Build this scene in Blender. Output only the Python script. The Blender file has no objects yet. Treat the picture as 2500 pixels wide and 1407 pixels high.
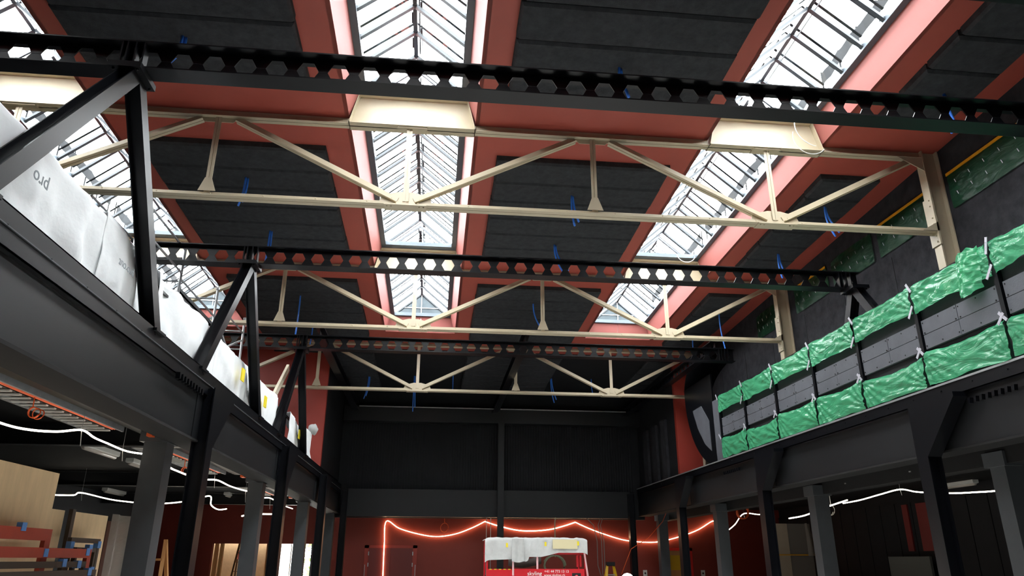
import bpy, math, random
from mathutils import Vector, Matrix, noise
random.seed(7)
scene = bpy.context.scene
COL = scene.collection
# ------------------------------------------------------------------ camera
CAM = Vector((0, 0, 1.6))
cd = bpy.data.cameras.new('camera'); cam = bpy.data.objects.new('camera', cd); COL.objects.link(cam)
cd.sensor_width = 36; cd.lens = 36 * 1775 / 2500; cd.clip_start = .05; cd.clip_end = 300
cam.matrix_world = Matrix(((0.9945282, -0.0395361, -0.0966982, 0), (-0.1044222, -0.3486863, -0.9314042, 0),
                           (0.0031068, 0.9364052, -0.3509068, 1.6), (0, 0, 0, 1)))
scene.camera = cam
# ------------------------------------------------------------------ world, portals, exposure
w = bpy.data.worlds.new('world'); scene.world = w; w.use_nodes = True
nt = w.node_tree; bg = nt.nodes['Background']
tc = nt.nodes.new('ShaderNodeTexCoord'); mp = nt.nodes.new('ShaderNodeMapping'); mp.inputs['Scale'].default_value = (1, 1, 2.2)
nz = nt.nodes.new('ShaderNodeTexNoise'); nz.inputs['Scale'].default_value = 2.2; nz.inputs['Detail'].default_value = 5
cr = nt.nodes.new('ShaderNodeValToRGB'); cr.color_ramp.elements[0].color = (.9, .95, 1, 1); cr.color_ramp.elements[1].color = (1, 1, 1, 1)
cr.color_ramp.elements[0].position = .35; cr.color_ramp.elements[1].position = .65
nt.links.new(tc.outputs['Generated'], mp.inputs['Vector']); nt.links.new(mp.outputs[0], nz.inputs['Vector'])
nt.links.new(nz.outputs['Fac'], cr.inputs['Fac']); nt.links.new(cr.outputs[0], bg.inputs['Color'])
bg.inputs['Strength'].default_value = 31.0
def portal(name, loc, sx, sy, rot):
    l = bpy.data.lights.new(name, 'AREA'); l.shape = 'RECTANGLE'; l.size = sx; l.size_y = sy; l.cycles.is_portal = True
    o = bpy.data.objects.new(name, l); COL.objects.link(o); o.location = loc; o.rotation_euler = rot
for cx in (-6.05, -.53, 4.97):
    portal('daylight_portal', (cx, 11.7, 8.13), 1.75, 15.6, (math.atan(-.035), 0, 0))
portal('daylight_portal', (-5.5, 26.35, 1.05), 3.4, 2.0, (math.radians(-90), 0, 0))
vs = scene.view_settings; scene.display_settings.display_device = 'sRGB'
vs.view_transform = 'Standard'; vs.look = 'None'; vs.exposure = 0.0; vs.gamma = 1; vs.use_curve_mapping = False
scene.cycles.use_denoising = True
scene.cycles.max_bounces = 10; scene.cycles.diffuse_bounces = 5; scene.cycles.transparent_max_bounces = 16
scene.cycles.caustics_reflective = False; scene.cycles.caustics_refractive = False
scene.cycles.sample_clamp_indirect = 20

# ------------------------------------------------------------------ helpers
def lin(c):
    return tuple(((x / 255) / 12.92 if x / 255 <= .04045 else ((x / 255 + .055) / 1.055) ** 2.4) for x in c)
def mat(name, rgb, rough=.5, metal=0, spec=.5, var=0, vscale=6, bump=0, bscale=40, trans=0, coat=0, stretch=(1, 1, 1), dirt=None):
    m = bpy.data.materials.new(name); m.use_nodes = True; n = m.node_tree; b = n.nodes['Principled BSDF']
    c = lin(rgb); b.inputs['Base Color'].default_value = (*c, 1)
    b.inputs['Roughness'].default_value = rough; b.inputs['Metallic'].default_value = metal
    b.inputs['Specular IOR Level'].default_value = spec
    if coat: b.inputs['Coat Weight'].default_value = coat; b.inputs['Coat Roughness'].default_value = .15
    t = n.nodes.new('ShaderNodeTexCoord'); mpp = n.nodes.new('ShaderNodeMapping'); mpp.inputs['Scale'].default_value = stretch
    n.links.new(t.outputs['Object'], mpp.inputs['Vector'])
    if var or dirt:
        z = n.nodes.new('ShaderNodeTexNoise'); z.inputs['Scale'].default_value = vscale; z.inputs['Detail'].default_value = 6
        z.inputs['Roughness'].default_value = .62
        n.links.new(mpp.outputs[0], z.inputs['Vector'])
        r = n.nodes.new('ShaderNodeValToRGB'); r.color_ramp.elements[0].position = .3; r.color_ramp.elements[1].position = .72
        lo = lin(dirt) if dirt else tuple(x * (1 - var) for x in c); hi = tuple(min(1, x * (1 + var)) for x in c)
        r.color_ramp.elements[0].color = (*lo, 1); r.color_ramp.elements[1].color = (*hi, 1)
        n.links.new(z.outputs['Fac'], r.inputs['Fac']); n.links.new(r.outputs[0], b.inputs['Base Color'])
    if bump:
        z2 = n.nodes.new('ShaderNodeTexNoise'); z2.inputs['Scale'].default_value = bscale; z2.inputs['Detail'].default_value = 3
        n.links.new(mpp.outputs[0], z2.inputs['Vector'])
        bp = n.nodes.new('ShaderNodeBump'); bp.inputs['Strength'].default_value = bump; bp.inputs['Distance'].default_value = .02
        n.links.new(z2.outputs['Fac'], bp.inputs['Height']); n.links.new(bp.outputs[0], b.inputs['Normal'])
    if trans:
        tr = n.nodes.new('ShaderNodeBsdfTranslucent'); tr.inputs['Color'].default_value = (*c, 1)
        mx = n.nodes.new('ShaderNodeMixShader'); mx.inputs[0].default_value = trans; out = n.nodes['Material Output']
        n.links.new(b.outputs[0], mx.inputs[1]); n.links.new(tr.outputs[0], mx.inputs[2]); n.links.new(mx.outputs[0], out.inputs['Surface'])
    return m
def emis(name, rgb, s):
    m = bpy.data.materials.new(name); m.use_nodes = True; n = m.node_tree; b = n.nodes['Principled BSDF']
    b.inputs['Base Color'].default_value = (*lin(rgb), 1)
    b.inputs['Emission Color'].default_value = (*lin(rgb), 1); b.inputs['Emission Strength'].default_value = s
    return m
def film(name, rgb, alpha, rough=.2, bump=.6, bscale=6):
    m = bpy.data.materials.new(name); m.use_nodes = True; n = m.node_tree; b = n.nodes['Principled BSDF']; out = n.nodes['Material Output']
    b.inputs['Base Color'].default_value = (*lin(rgb), 1); b.inputs['Roughness'].default_value = rough; b.inputs['Specular IOR Level'].default_value = .7
    t = n.nodes.new('ShaderNodeTexCoord'); mpp = n.nodes.new('ShaderNodeMapping'); mpp.inputs['Scale'].default_value = (1, .8, 2.4); mpp.inputs['Rotation'].default_value = (.6, 0, 0)
    n.links.new(t.outputs['Object'], mpp.inputs['Vector'])
    z = n.nodes.new('ShaderNodeTexNoise'); z.inputs['Scale'].default_value = bscale; z.inputs['Detail'].default_value = 4; z.inputs['Distortion'].default_value = 2.2
    n.links.new(mpp.outputs[0], z.inputs['Vector'])
    bp = n.nodes.new('ShaderNodeBump'); bp.inputs['Strength'].default_value = bump; bp.inputs['Distance'].default_value = .05
    n.links.new(z.outputs['Fac'], bp.inputs['Height']); n.links.new(bp.outputs[0], b.inputs['Normal'])
    tl = n.nodes.new('ShaderNodeBsdfTranslucent'); tl.inputs['Color'].default_value = (*lin(rgb), 1); n.links.new(bp.outputs[0], tl.inputs['Normal'])
    m1 = n.nodes.new('ShaderNodeMixShader'); m1.inputs[0].default_value = .3
    tp = n.nodes.new('ShaderNodeBsdfTransparent'); tp.inputs['Color'].default_value = (*[min(1, .3 + x) for x in lin(rgb)], 1)
    m2 = n.nodes.new('ShaderNodeMixShader'); m2.inputs[0].default_value = alpha
    n.links.new(b.outputs[0], m1.inputs[1]); n.links.new(tl.outputs[0], m1.inputs[2])
    n.links.new(tp.outputs[0], m2.inputs[1]); n.links.new(m1.outputs[0], m2.inputs[2]); n.links.new(m2.outputs[0], out.inputs['Surface'])
    return m
def glassmat(name, tint=(1, 1, 1), refl=.06):
    m = bpy.data.materials.new(name); m.use_nodes = True; n = m.node_tree; out = n.nodes['Material Output']
    n.nodes.remove(n.nodes['Principled BSDF'])
    tp = n.nodes.new('ShaderNodeBsdfTransparent'); tp.inputs['Color'].default_value = (*tint, 1)
    g = n.nodes.new('ShaderNodeBsdfGlossy'); g.inputs['Roughness'].default_value = .03
    mx = n.nodes.new('ShaderNodeMixShader'); mx.inputs[0].default_value = refl
    n.links.new(tp.outputs[0], mx.inputs[1]); n.links.new(g.outputs[0], mx.inputs[2]); n.links.new(mx.outputs[0], out.inputs['Surface'])
    return m

class MB:
    def __init__(s): s.v = []; s.f = []
    def add(s, vs, fs):
        k = len(s.v); s.v += [tuple(p) for p in vs]; s.f += [tuple(i + k for i in f) for f in fs]; return s
    def box(s, x0, x1, y0, y1, z0, z1):
        return s.add([(x0, y0, z0), (x1, y0, z0), (x1, y1, z0), (x0, y1, z0), (x0, y0, z1), (x1, y0, z1), (x1, y1, z1), (x0, y1, z1)],
                     [(0, 3, 2, 1), (4, 5, 6, 7), (0, 1, 5, 4), (1, 2, 6, 5), (2, 3, 7, 6), (3, 0, 4, 7)])
    def bbox(s, x0, x1, y0, y1, z0, z1, b=.01):      # box with its -z face chamfered (a bevelled board seen from below)
        return s.add([(x0 + b, y0 + b, z0), (x1 - b, y0 + b, z0), (x1 - b, y1 - b, z0), (x0 + b, y1 - b, z0),
                      (x0, y0, z0 + b), (x1, y0, z0 + b), (x1, y1, z0 + b), (x0, y1, z0 + b), (x0, y0, z1), (x1, y0, z1), (x1, y1, z1), (x0, y1, z1)],
                     [(0, 3, 2, 1), (0, 1, 5, 4), (1, 2, 6, 5), (2, 3, 7, 6), (3, 0, 4, 7), (4, 5, 9, 8), (5, 6, 10, 9), (6, 7, 11, 10), (7, 4, 8, 11), (8, 9, 10, 11)])
    def sbox(s, x0, x1, y0, y1, h0, h1):              # box whose top and bottom follow the roof slope
        a, b = zr(y0), zr(y1)
        return s.add([(x0, y0, a + h0), (x1, y0, a + h0), (x1, y1, b + h0), (x0, y1, b + h0), (x0, y0, a + h1), (x1, y0, a + h1), (x1, y1, b + h1), (x0, y1, b + h1)],
                     [(0, 3, 2, 1), (4, 5, 6, 7), (0, 1, 5, 4), (1, 2, 6, 5), (2, 3, 7, 6), (3, 0, 4, 7)])
    def bar(s, p, q, w, h, up=(0, 0, 1), da=0, db=0):  # bar p->q, width w across, h along 'up'; offset da across, db up
        p = Vector(p); q = Vector(q); d = (q - p).normalized(); u = Vector(up); a = d.cross(u)
        if a.length < 1e-4: a = d.cross(Vector((0, 1, 0)))
        a.normalize(); u = a.cross(d).normalized()
        o = a * da + u * db; c = [a * (-w / 2) + u * (-h / 2), a * (w / 2) + u * (-h / 2), a * (w / 2) + u * (h / 2), a * (-w / 2) + u * (h / 2)]
        return s.add([p + o + x for x in c] + [q + o + x for x in c], [(0, 1, 2, 3), (7, 6, 5, 4), (0, 4, 5, 1), (1, 5, 6, 2), (2, 6, 7, 3), (3, 7, 4, 0)])
    def ibeam(s, p, q, w, h, up=(0, 0, 1), tf=.014, tw=.01):
        s.bar(p, q, w, tf, up, 0, h / 2 - tf / 2); s.bar(p, q, w, tf, up, 0, -h / 2 + tf / 2); return s.bar(p, q, tw, h - 2 * tf, up)
    def dangle(s, p, q, w, h, up=(0, 0, 1), gap=.012, t=.012):   # two angles back to back: flange below, legs up
        for sg in (-1, 1):
            s.bar(p, q, (w - gap) / 2, t, up, sg * (w + gap) / 4, -h / 2 + t / 2)
            s.bar(p, q, t, h - t, up, sg * (gap / 2 + t / 2), t / 2)
        return s.bar(p, q, gap, t * .4, up, 0, -h / 2 + t)
    def tube(s, pts, r, n=6, cap=True):
        pts = [Vector(p) for p in pts]; k = len(s.v); N = len(pts); ref = Vector((0.3, .2, 1)).normalized()
        for i, p in enumerate(pts):
            d = (pts[min(i + 1, N - 1)] - pts[max(i - 1, 0)]).normalized(); a = d.cross(ref)
            if a.length < .1: a = d.cross(Vector((1, 0, 0)))
            a.normalize(); b = d.cross(a)
            for j in range(n):
                t = 2 * math.pi * j / n; s.v.append(tuple(p + a * (r * math.cos(t)) + b * (r * math.sin(t))))
        for i in range(N - 1):
            for j in range(n):
                s.f.append((k + i * n + j, k + i * n + (j + 1) % n, k + (i + 1) * n + (j + 1) % n, k + (i + 1) * n + j))
        if cap: s.f.append(tuple(k + j for j in range(n))[::-1]); s.f.append(tuple(k + (N - 1) * n + j for j in range(n)))
        return s
    def prism(s, poly, off):                           # planar polygon extruded by vector off
        n = len(poly); off = Vector(off); a = [Vector(p) for p in poly]
        return s.add(a + [p + off for p in a], [tuple(range(n))[::-1], tuple(range(n, 2 * n))] + [(i, (i + 1) % n, n + (i + 1) % n, n + i) for i in range(n)])
    def grid(s, fn, nu, nv):
        k = len(s.v)
        for j in range(nv + 1):
            for i in range(nu + 1): s.v.append(tuple(fn(i / nu, j / nv)))
        for j in range(nv):
            for i in range(nu):
                a = k + j * (nu + 1) + i; s.f.append((a, a + 1, a + nu + 2, a + nu + 1))
        return s
    def ball(s, c, r, n=8):
        c = Vector(c); pts = [c + Vector((0, 0, -r))]
        k = len(s.v); m = n // 2
        s.v += [tuple(c + Vector((0, 0, -r)))]
        for j in range(1, m):
            for i in range(n):
                t = math.pi * j / m; p = 2 * math.pi * i / n
                s.v.append(tuple(c + Vector((r * math.sin(t) * math.cos(p), r * math.sin(t) * math.sin(p), -r * math.cos(t)))))
        s.v += [tuple(c + Vector((0, 0, r)))]; e = len(s.v) - 1
        for i in range(n):
            s.f.append((k, k + 1 + (i + 1) % n, k + 1 + i)); s.f.append((e, e - n + i, e - n + (i + 1) % n))
            for j in range(m - 2): s.f.append((k + 1 + j * n + i, k + 1 + j * n + (i + 1) % n, k + 1 + (j + 1) * n + (i + 1) % n, k + 1 + (j + 1) * n + i))
        return s
def zr(y): return 8.10 - .035 * y
def put(o, parent):
    COL.objects.link(o)
    if parent is not None:
        o.parent = parent
        if parent.type == 'EMPTY': o.matrix_parent_inverse = Matrix.Translation(-Vector(parent.location))
    return o
def ob(name, mb, m, parent=None, smooth=False, kind=None, label=None):
    me = bpy.data.meshes.new(name); me.from_pydata(mb.v, [], mb.f); me.update()
    if smooth: me.polygons.foreach_set('use_smooth', [True] * len(me.polygons))
    me.materials.append(m); o = bpy.data.objects.new(name, me)
    if kind: o['kind'] = kind
    if label: o['label'] = label
    return put(o, parent)
def tag(o, label, cat, group=None, kind=None):
    o['label'] = label; o['category'] = cat
    if group: o['group'] = group
    if kind: o['kind'] = kind
    return o
def thing(name, label, cat, loc=(0, 0, 0), group=None):
    o = bpy.data.objects.new(name, None); o.location = loc; o.empty_display_size = .2; COL.objects.link(o)
    return tag(o, label, cat, group)
def sgroup(name):
    o = bpy.data.objects.new(name, None); COL.objects.link(o); o['kind'] = 'structure'; return o
def struct(name, mb, m, parent=None):
    return ob(name, mb, m, parent, kind='structure' if parent is None else None)
def inst(src, name, parent, dx=0, dy=0, dz=0):
    o = bpy.data.objects.new(name, src.data); put(o, parent); o.location = (dx, dy, dz); return o
def text(s, size, m, loc, rot, parent, name='lettering', depth=.001, align='LEFT'):
    cu = bpy.data.curves.new(name, 'FONT'); cu.body = s; cu.size = size; cu.extrude = depth; cu.align_x = align
    t = bpy.data.objects.new(name, cu); COL.objects.link(t)
    dg = bpy.context.evaluated_depsgraph_get(); me = bpy.data.meshes.new_from_object(t.evaluated_get(dg))
    bpy.data.objects.remove(t); me.materials.clear(); me.materials.append(m)
    o = bpy.data.objects.new(name, me); put(o, parent); o.location = loc; o.rotation_euler = rot; return o

# ------------------------------------------------------------------ materials
CURB = mat('red_paint_flare_tint', (144, 80, 74), .6, var=.03, vscale=1.5)  # same red paint as the ceiling, dulled in colour for skylight flare
RED = mat('red_paint', (162, 72, 60), .6, var=.06, vscale=1.5, bump=.04, bscale=120)
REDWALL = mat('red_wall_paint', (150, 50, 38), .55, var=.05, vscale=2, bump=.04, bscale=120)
REDLOW = mat('red_wall_shaded', (122, 40, 26), .6, var=.05, vscale=2, bump=.04, bscale=120)  # wall red darkened in colour to carry the shade of the lower storey
CREAM = mat('cream_paint', (186, 174, 149), .42, var=.04, vscale=3, bump=.03, bscale=60)
BLACK = mat('black_steel_paint', (11, 12, 16), .34, spec=.22)
GREY = mat('dark_grey_steel_paint', (27, 28, 30), .4, spec=.35, var=.08, vscale=4)
GREYC = mat('grey_column_paint', (66, 69, 72), .5, spec=.4, var=.08, vscale=5)
FELT = mat('black_wood_wool_board', (56, 57, 60), .95, spec=.15, var=.28, vscale=9, bump=.35, bscale=90)
FELTW = mat('black_acoustic_wall', (46, 46, 50), .9, spec=.2, var=.4, vscale=5, bump=.2, bscale=120)
BLK = mat('matt_black_paint', (27, 28, 31), .7, spec=.3, var=.15, vscale=3, bump=.05, bscale=60)
SOFF = mat('soffit_black', (26, 25, 25), .75, spec=.25, var=.1, vscale=2)
FRAME = mat('anthracite_frame', (70, 80, 88), .45, spec=.5, var=.08, vscale=6)
ALU = mat('aluminium_bar', (34, 40, 45), .45, metal=.2, var=.08, vscale=8)
OUTER = mat('outer_metal_backlit', (15, 17, 19), .85, spec=.1)  # near-black colour carries the backlit silhouette of outside rails and slats
SHEET = mat('metal_cladding', (52, 60, 64), .42, metal=.5, var=.25, vscale=3, bump=.5, bscale=4)
GLASS = glassmat('window_glass', (.97, 1, 1), .05)
FABRIC = mat('white_fleece', (246, 248, 249), .85, spec=.2, var=.03, vscale=3, bump=.25, bscale=14, trans=.08)
PRINT = mat('grey_print', (140, 145, 150), .8)
YEL = mat('yellow_tag', (236, 214, 40), .6, var=.05)
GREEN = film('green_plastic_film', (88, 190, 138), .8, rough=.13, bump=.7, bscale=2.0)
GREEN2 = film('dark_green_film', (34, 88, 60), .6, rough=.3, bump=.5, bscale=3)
YTAPE = mat('yellow_tape', (222, 158, 22), .5)
TAPE = mat('silver_tape', (188, 186, 196), .4, metal=.2, bump=.3, bscale=40)
CEM = mat('grey_fibre_cement', (84, 86, 92), .6, spec=.35, var=.12, vscale=4, bump=.08, bscale=60)
SCREW = mat('black_screw', (18, 18, 20), .4)
BLUE = mat('blue_cable', (66, 138, 250), .4, var=.05)
ORANGE = mat('orange_cable', (226, 92, 36), .5, var=.05)
WHITEP = mat('white_plastic', (205, 205, 200), .5, var=.05)
GALV = mat('galvanised_steel', (176, 178, 180), .35, metal=.6, var=.12, vscale=12)
PLY = mat('birch_plywood', (232, 200, 158), .7, var=.1, vscale=5, bump=.06, bscale=40, stretch=(1, 1, .25))
BARE = mat('red_lacquered_wood', (160, 58, 40), .5, var=.06)
DARKW = mat('dark_brown_lacquer', (60, 48, 40), .45, var=.1)
BTAPE = mat('blue_masking_tape', (86, 130, 190), .7)
WOOD = mat('pine_wood', (196, 140, 84), .6, var=.15, vscale=6, stretch=(1, 1, .2))
LED = emis('led_strip', (255, 244, 224), 9)
LEDW = emis('led_strip_warm', (255, 206, 160), 20)
LAMP = emis('work_lamp_glow', (255, 252, 245), 12)
CONC = mat('concrete_floor', (212, 210, 204), .7, var=.12, vscale=2, bump=.1, bscale=20)
LIFTRED = mat('lift_red', (206, 24, 38), .35, var=.05)
WHITET = mat('white_print', (240, 238, 235), .6)
YLAD = mat('yellow_fibreglass', (222, 176, 30), .5)
LEAF = mat('foliage', (110, 140, 70), .8, var=.5, vscale=14)
PLASTER = mat('outdoor_plaster', (225, 215, 195), .8, var=.06)
DRY = mat('cardboard_board', (176, 160, 140), .8, var=.05)
POLY = film('clear_sheeting', (190, 180, 170), .5, rough=.3, bump=.6, bscale=3)

# ------------------------------------------------------------------ room shell
RX0, RX1 = -8.95, 7.84
SKY = [(-6.98, -5.12), (-1.46, .415), (4.05, 5.90)]
YEND = 19.2
struct('floor', MB().box(-9.2, 12.9, -3.2, 40, -.2, 0), CONC)
def ceil_strip(mb, y0, y1, x0, x1): mb.sbox(x0, x1, y0, y1, 0, .12)
m = MB()
for a, b in ((RX0 - .2, SKY[0][0]), (SKY[0][1], SKY[1][0]), (SKY[1][1], SKY[2][0]), (SKY[2][1], RX1 + .2)): m.sbox(a, b, -3.2, YEND, 0, .12)
m.sbox(RX0 - .2, RX1 + .2, YEND, 20.75, 0, .12); m.sbox(RX0 - .2, RX1 + .2, -3.2, 3.9, .01, .12)
ceiling = struct('ceiling', m, RED)
struct('ceiling', MB().sbox(RX0 - .2, RX1 + .2, 20.75, 25.6, -.005, .12), BLK)
# tapered curbs of the three skylights: side and end faces are parts of the ceiling
IN, HF = .13, .40
for (x0, x1) in SKY:
    ya, yb = 3.9, YEND
    def P(x, y, h): return (x, y, zr(y) + h)
    T = .06
    for xa, xb, sg in ((x0, x0 + IN, -1), (x1, x1 - IN, 1)):
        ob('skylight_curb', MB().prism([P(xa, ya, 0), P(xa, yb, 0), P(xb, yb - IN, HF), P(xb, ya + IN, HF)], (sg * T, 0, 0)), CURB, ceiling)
    for xa, xb in ((x0, (x0 + x1) / 2 - .004), ((x0 + x1) / 2 + .004, x1)):     # far end face is two boards with a joint
        ia = IN if xa == x0 else 0; ib = IN if xb == x1 else 0
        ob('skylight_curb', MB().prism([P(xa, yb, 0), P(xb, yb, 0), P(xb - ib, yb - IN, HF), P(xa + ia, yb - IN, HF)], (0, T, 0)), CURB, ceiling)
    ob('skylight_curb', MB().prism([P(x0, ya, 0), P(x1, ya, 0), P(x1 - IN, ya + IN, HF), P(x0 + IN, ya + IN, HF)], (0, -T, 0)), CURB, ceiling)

# acoustic boards, six rows per bay
board_src = {}
for (bx0, bx1) in ((-8.4, -7.4), (-4.76, -1.91), (.82, 3.7), (6.32, 7.37)):
    for by0 in (4.87, 10.24, 15.61, 20.98):
        for k in range(6):
            y0 = by0 + k * .64; y1 = y0 + .60
            e = random.uniform(-.012, .012)
            mbx = MB(); a, b = zr(y0), zr(y1); c = .035; x0, x1 = bx0 + e, bx1 + e
            if bx0 < -7 and by0 > 20: continue
            mbx.add([(x0 + c, y0 + c, a - .125), (x1 - c, y0 + c, a - .125), (x1 - c, y1 - .01, b - .125), (x0 + c, y1 - .01, b - .125),
                     (x0, y0, a - .09), (x1, y0, a - .09), (x1, y1, b - .09), (x0, y1, b - .09),
                     (x0, y0, a), (x1, y0, a), (x1, y1, b), (x0, y1, b)],
                    [(0, 3, 2, 1), (0, 1, 5, 4), (1, 2, 6, 5), (2, 3, 7, 6), (3, 0, 4, 7), (4, 5, 9, 8), (5, 6, 10, 9), (6, 7, 11, 10), (7, 4, 8, 11)])
            ob('acoustic_board', mbx, FELT, ceiling)
        if not (bx0 < -7 and by0 > 20):
            ob('board_backing', MB().sbox(bx0 + .02, bx1 - .02, by0 + .02, by0 + 3.80, -.055, 0), BLK, ceiling)

# skylight windows, one glazed gable unit per bay
wn = 0
GP = .55
for si, (x0, x1) in enumerate(SKY):
    cx = (x0 + x1) / 2
    for (ya, yb) in ((4.03, 9.30), (9.62, 14.67), (14.99, YEND - IN)):
        wn += 1; W = sgroup('window_%d' % wn)
        fx0, fx1 = x0 + IN, x1 - IN; fw = .10
        f = MB(); f.sbox(fx0 - .03, fx0 + fw, ya - .16, yb + .02, HF, HF + .09); f.sbox(fx1 - fw, fx1 + .03, ya - .16, yb + .02, HF, HF + .09)
        f.sbox(fx0 - .03, fx1 + .03, ya - .16, ya + .06, HF, HF + .09); f.sbox(fx0 - .03, fx1 + .03, yb - .08, yb + .16, HF, HF + .09)
        ob('frame', f, FRAME, W)
        ex0, ex1 = fx0 + fw - .01, fx1 - fw + .01; he, hr = HF + .05, HF + .66
        def Q(x, y, h): return Vector((x, y, zr(y) + h))
        r = MB(); r.bar(Q(cx, ya, hr), Q(cx, yb, hr), .06, .06); r.bar(Q(cx + .10, ya, hr - .02), Q(cx + .10, yb, hr - .02), .012, .02); r.bar(Q(cx + .06, ya, hr + .06), Q(cx + .06, yb, hr + .06), .02, .03)
        ob('ridge_bar', r, ALU, W)
        n = max(2, round((yb - ya) / GP)); st = (yb - ya) / n
        bars = {}
        nose = Vector((0, 0, 1))
        for i in range(n + 1):
            y = ya + i * st
            for sg, ex in ((-1, ex0), (1, ex1)):
                key = sg
                dz = -.035 * (y - ya)
                if key not in bars:
                    bars[key] = ob('glazing_bar', MB().bar(Q(ex, ya, he), Q(cx, ya, hr), .065, .04), ALU, W)
                else: inst(bars[key], 'glazing_bar', W, 0, y - ya, dz)
                if i < n:
                    key = ('p', sg)
                    if key not in bars:
                        pm = MB(); a1, a2, a3, a4 = Q(ex, ya + .015, he + .03), Q(cx, ya + .015, hr + .03), Q(cx, ya + st - .015, hr + .03), Q(ex, ya + st - .015, he + .03)
                        pm.add([a1, a2, a3, a4], [(0, 1, 2, 3)]); bars[key] = ob('pane', pm, GLASS, W)
                    else: inst(bars[key], 'pane', W, 0, y - ya, dz)
        # thin sun-shade slats outside, parallel to the bars
        sl = MB()
        y = ya + .14; i = 0
        while y < yb - .05:
            for sg, ex in ((-1, ex0), (1, ex1)):
                sl.bar(Q(ex, y, he + .16), Q(cx, y + random.uniform(-.01, .01), hr + .16), .042 if i % 2 else .028, .012)
            y += st / 2 * (.62 if i % 2 else 1.38); i += 1
        for i in range(n):
            y = ya + i * st
            sl.bar(Q(cx + .07, y + .05, hr + .12), Q(cx + .07, y + st * .42, hr + .12), .05, .02); sl.bar(Q(cx - .05, y + st * .5, hr + .12), Q(cx - .05, y + st * .9, hr + .12), .02, .02)
        o = ob('shade_slats', sl, OUTER, W, kind='stuff')
        # outside rails beside the unit
        rl = MB()
        for sg in (-1, 1):
            pts = 26
            def rf(u, v, sg=sg):
                yy = ya + (yb - ya) * u; wob = .012 * math.sin(yy * 13) + .01 * math.sin(yy * 31)
                return (cx + sg * (1.03 + .012 * math.sin(yy * 5)), yy, zr(yy) + 1.04 + v * .22 + wob)
            rl.grid(rf, 40, 1)
            for i in range(n + 1):
                yy = ya + i * st; rl.bar(Q(cx + sg * 1.05, yy, .4), Q(cx + sg * 1.05, yy, 1.3), .02, .02)
        ob('outer_rail', rl, OUTER, W)
        # gable ends
        for yy, dy in ((ya, -.02), (yb, .02)):
            far = yy == yb and yb > 18
            g = MB().prism([Q(ex0 - .02, yy, he - .03), Q(ex1 + .02, yy, he - .03), Q(cx, yy, hr + .04)], (0, dy, 0))
            if far:
                ob('gable_sheet', g, SHEET, W)
                ob('gable_seam', MB().bar(Q(cx, yy - .02, he), Q(cx, yy - .02, hr), .02, .012).bar(Q(ex0, yy - .02, he + .2), Q(ex1, yy - .02, he + .2), .012, .02), GALV, W)
            elif yy == ya: ob('pane', g, GLASS, W)

# walls
def wall_rect_holes_x(X, y0, y1, z0, top, holes, th, m, name):
    """wall in the plane x = X, cut into boxes around openings (ya, yb, za, zb)"""
    mb = MB(); ys = sorted(set([y0, y1] + [h[0] for h in holes] + [h[1] for h in holes]))
    for a, b in zip(ys[:-1], ys[1:]):
        hs = [h for h in holes if h[0] <= a + 1e-6 and h[1] >= b - 1e-6]
        ta, tb = top(a), top(b)
        def seg(za, zb0, zb1): mb.add([(X, a, za), (X + th, a, za), (X + th, b, za), (X, b, za), (X, a, zb0), (X + th, a, zb0), (X + th, b, zb1), (X, b, zb1)], [(0, 3, 2, 1), (4, 5, 6, 7), (0, 1, 5, 4), (1, 2, 6, 5), (2, 3, 7, 6), (3, 0, 4, 7)])
        if hs: seg(z0, hs[0][2], hs[0][2]); seg(hs[0][3], ta, tb)
        else: seg(z0, ta, tb)
    return struct(name, mb, m)
WINS = [(6.1, 7.55), (7.72, 9.24), (9.62, 11.2), (11.5, 12.8), (13.1, 14.4), (15.2, 16.42)]
wr = wall_rect_holes_x(RX1, -3.2, 21, 3.3, lambda y: zr(y) + .12, [(a, b, 6.78, 7.22) for a, b in WINS], .25, FELTW, 'wall_right')
# tall wall boards with visible joints
for i in range(11):
    y = 3.0 + i * 1.6
    ob('wall_joint', MB().box(RX1 - .006, RX1, y, y + .012, 3.9, 6.6), BLK, wr)
for i, (a, b) in enumerate(WINS):
    W = sgroup('window_%d' % (wn + 1 + i))
    f = MB(); f.box(RX1 + .05, RX1 + .1, a, b, 6.78, 6.83); f.box(RX1 + .05, RX1 + .1, a, b, 7.17, 7.22); f.box(RX1 + .05, RX1 + .1, a, a + .05, 6.78, 7.22); f.box(RX1 + .05, RX1 + .1, b - .05, b, 6.78, 7.22)
    ob('frame', f, BLK, W); ob('pane', MB().box(RX1 + .06, RX1 + .07, a + .05, b - .05, 6.83, 7.17), mat('dark_pane', (26, 44, 36), .2), W)
struct('wall_left', MB().box(RX0 - .2, RX0, -3.2, 27, 0, 8.3), BLK)
struct('wall_front', MB().box(-9.2, 13, -3.4, -3.2, 0, 8.4), BLK)
# red end walls above the decks, black stage recess between them
m = MB(); m.box(RX0, -3.14, 21, 21.15, 3.6, 7.5)
struct('wall_end', m, REDWALL)
struct('wall_end', MB().box(7.10, RX1 + .2, 21, 21.15, 3.6, 7.5), REDWALL)
struct('wall_recess_left', MB().box(-3.30, -3.14, 21.15, 25.6, 3.4, 7.5), BLK)
m = MB(); m.box(7.1, 7.26, 21.15, 25.6, 3.4, 7.5)
struct('wall_recess_right', m, BLK)
for yy in (21.9, 22.9, 23.9): struct('trim_1', MB().box(7.02, 7.1, yy, yy + .5, 3.9, 5.7), FELTW)
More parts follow.
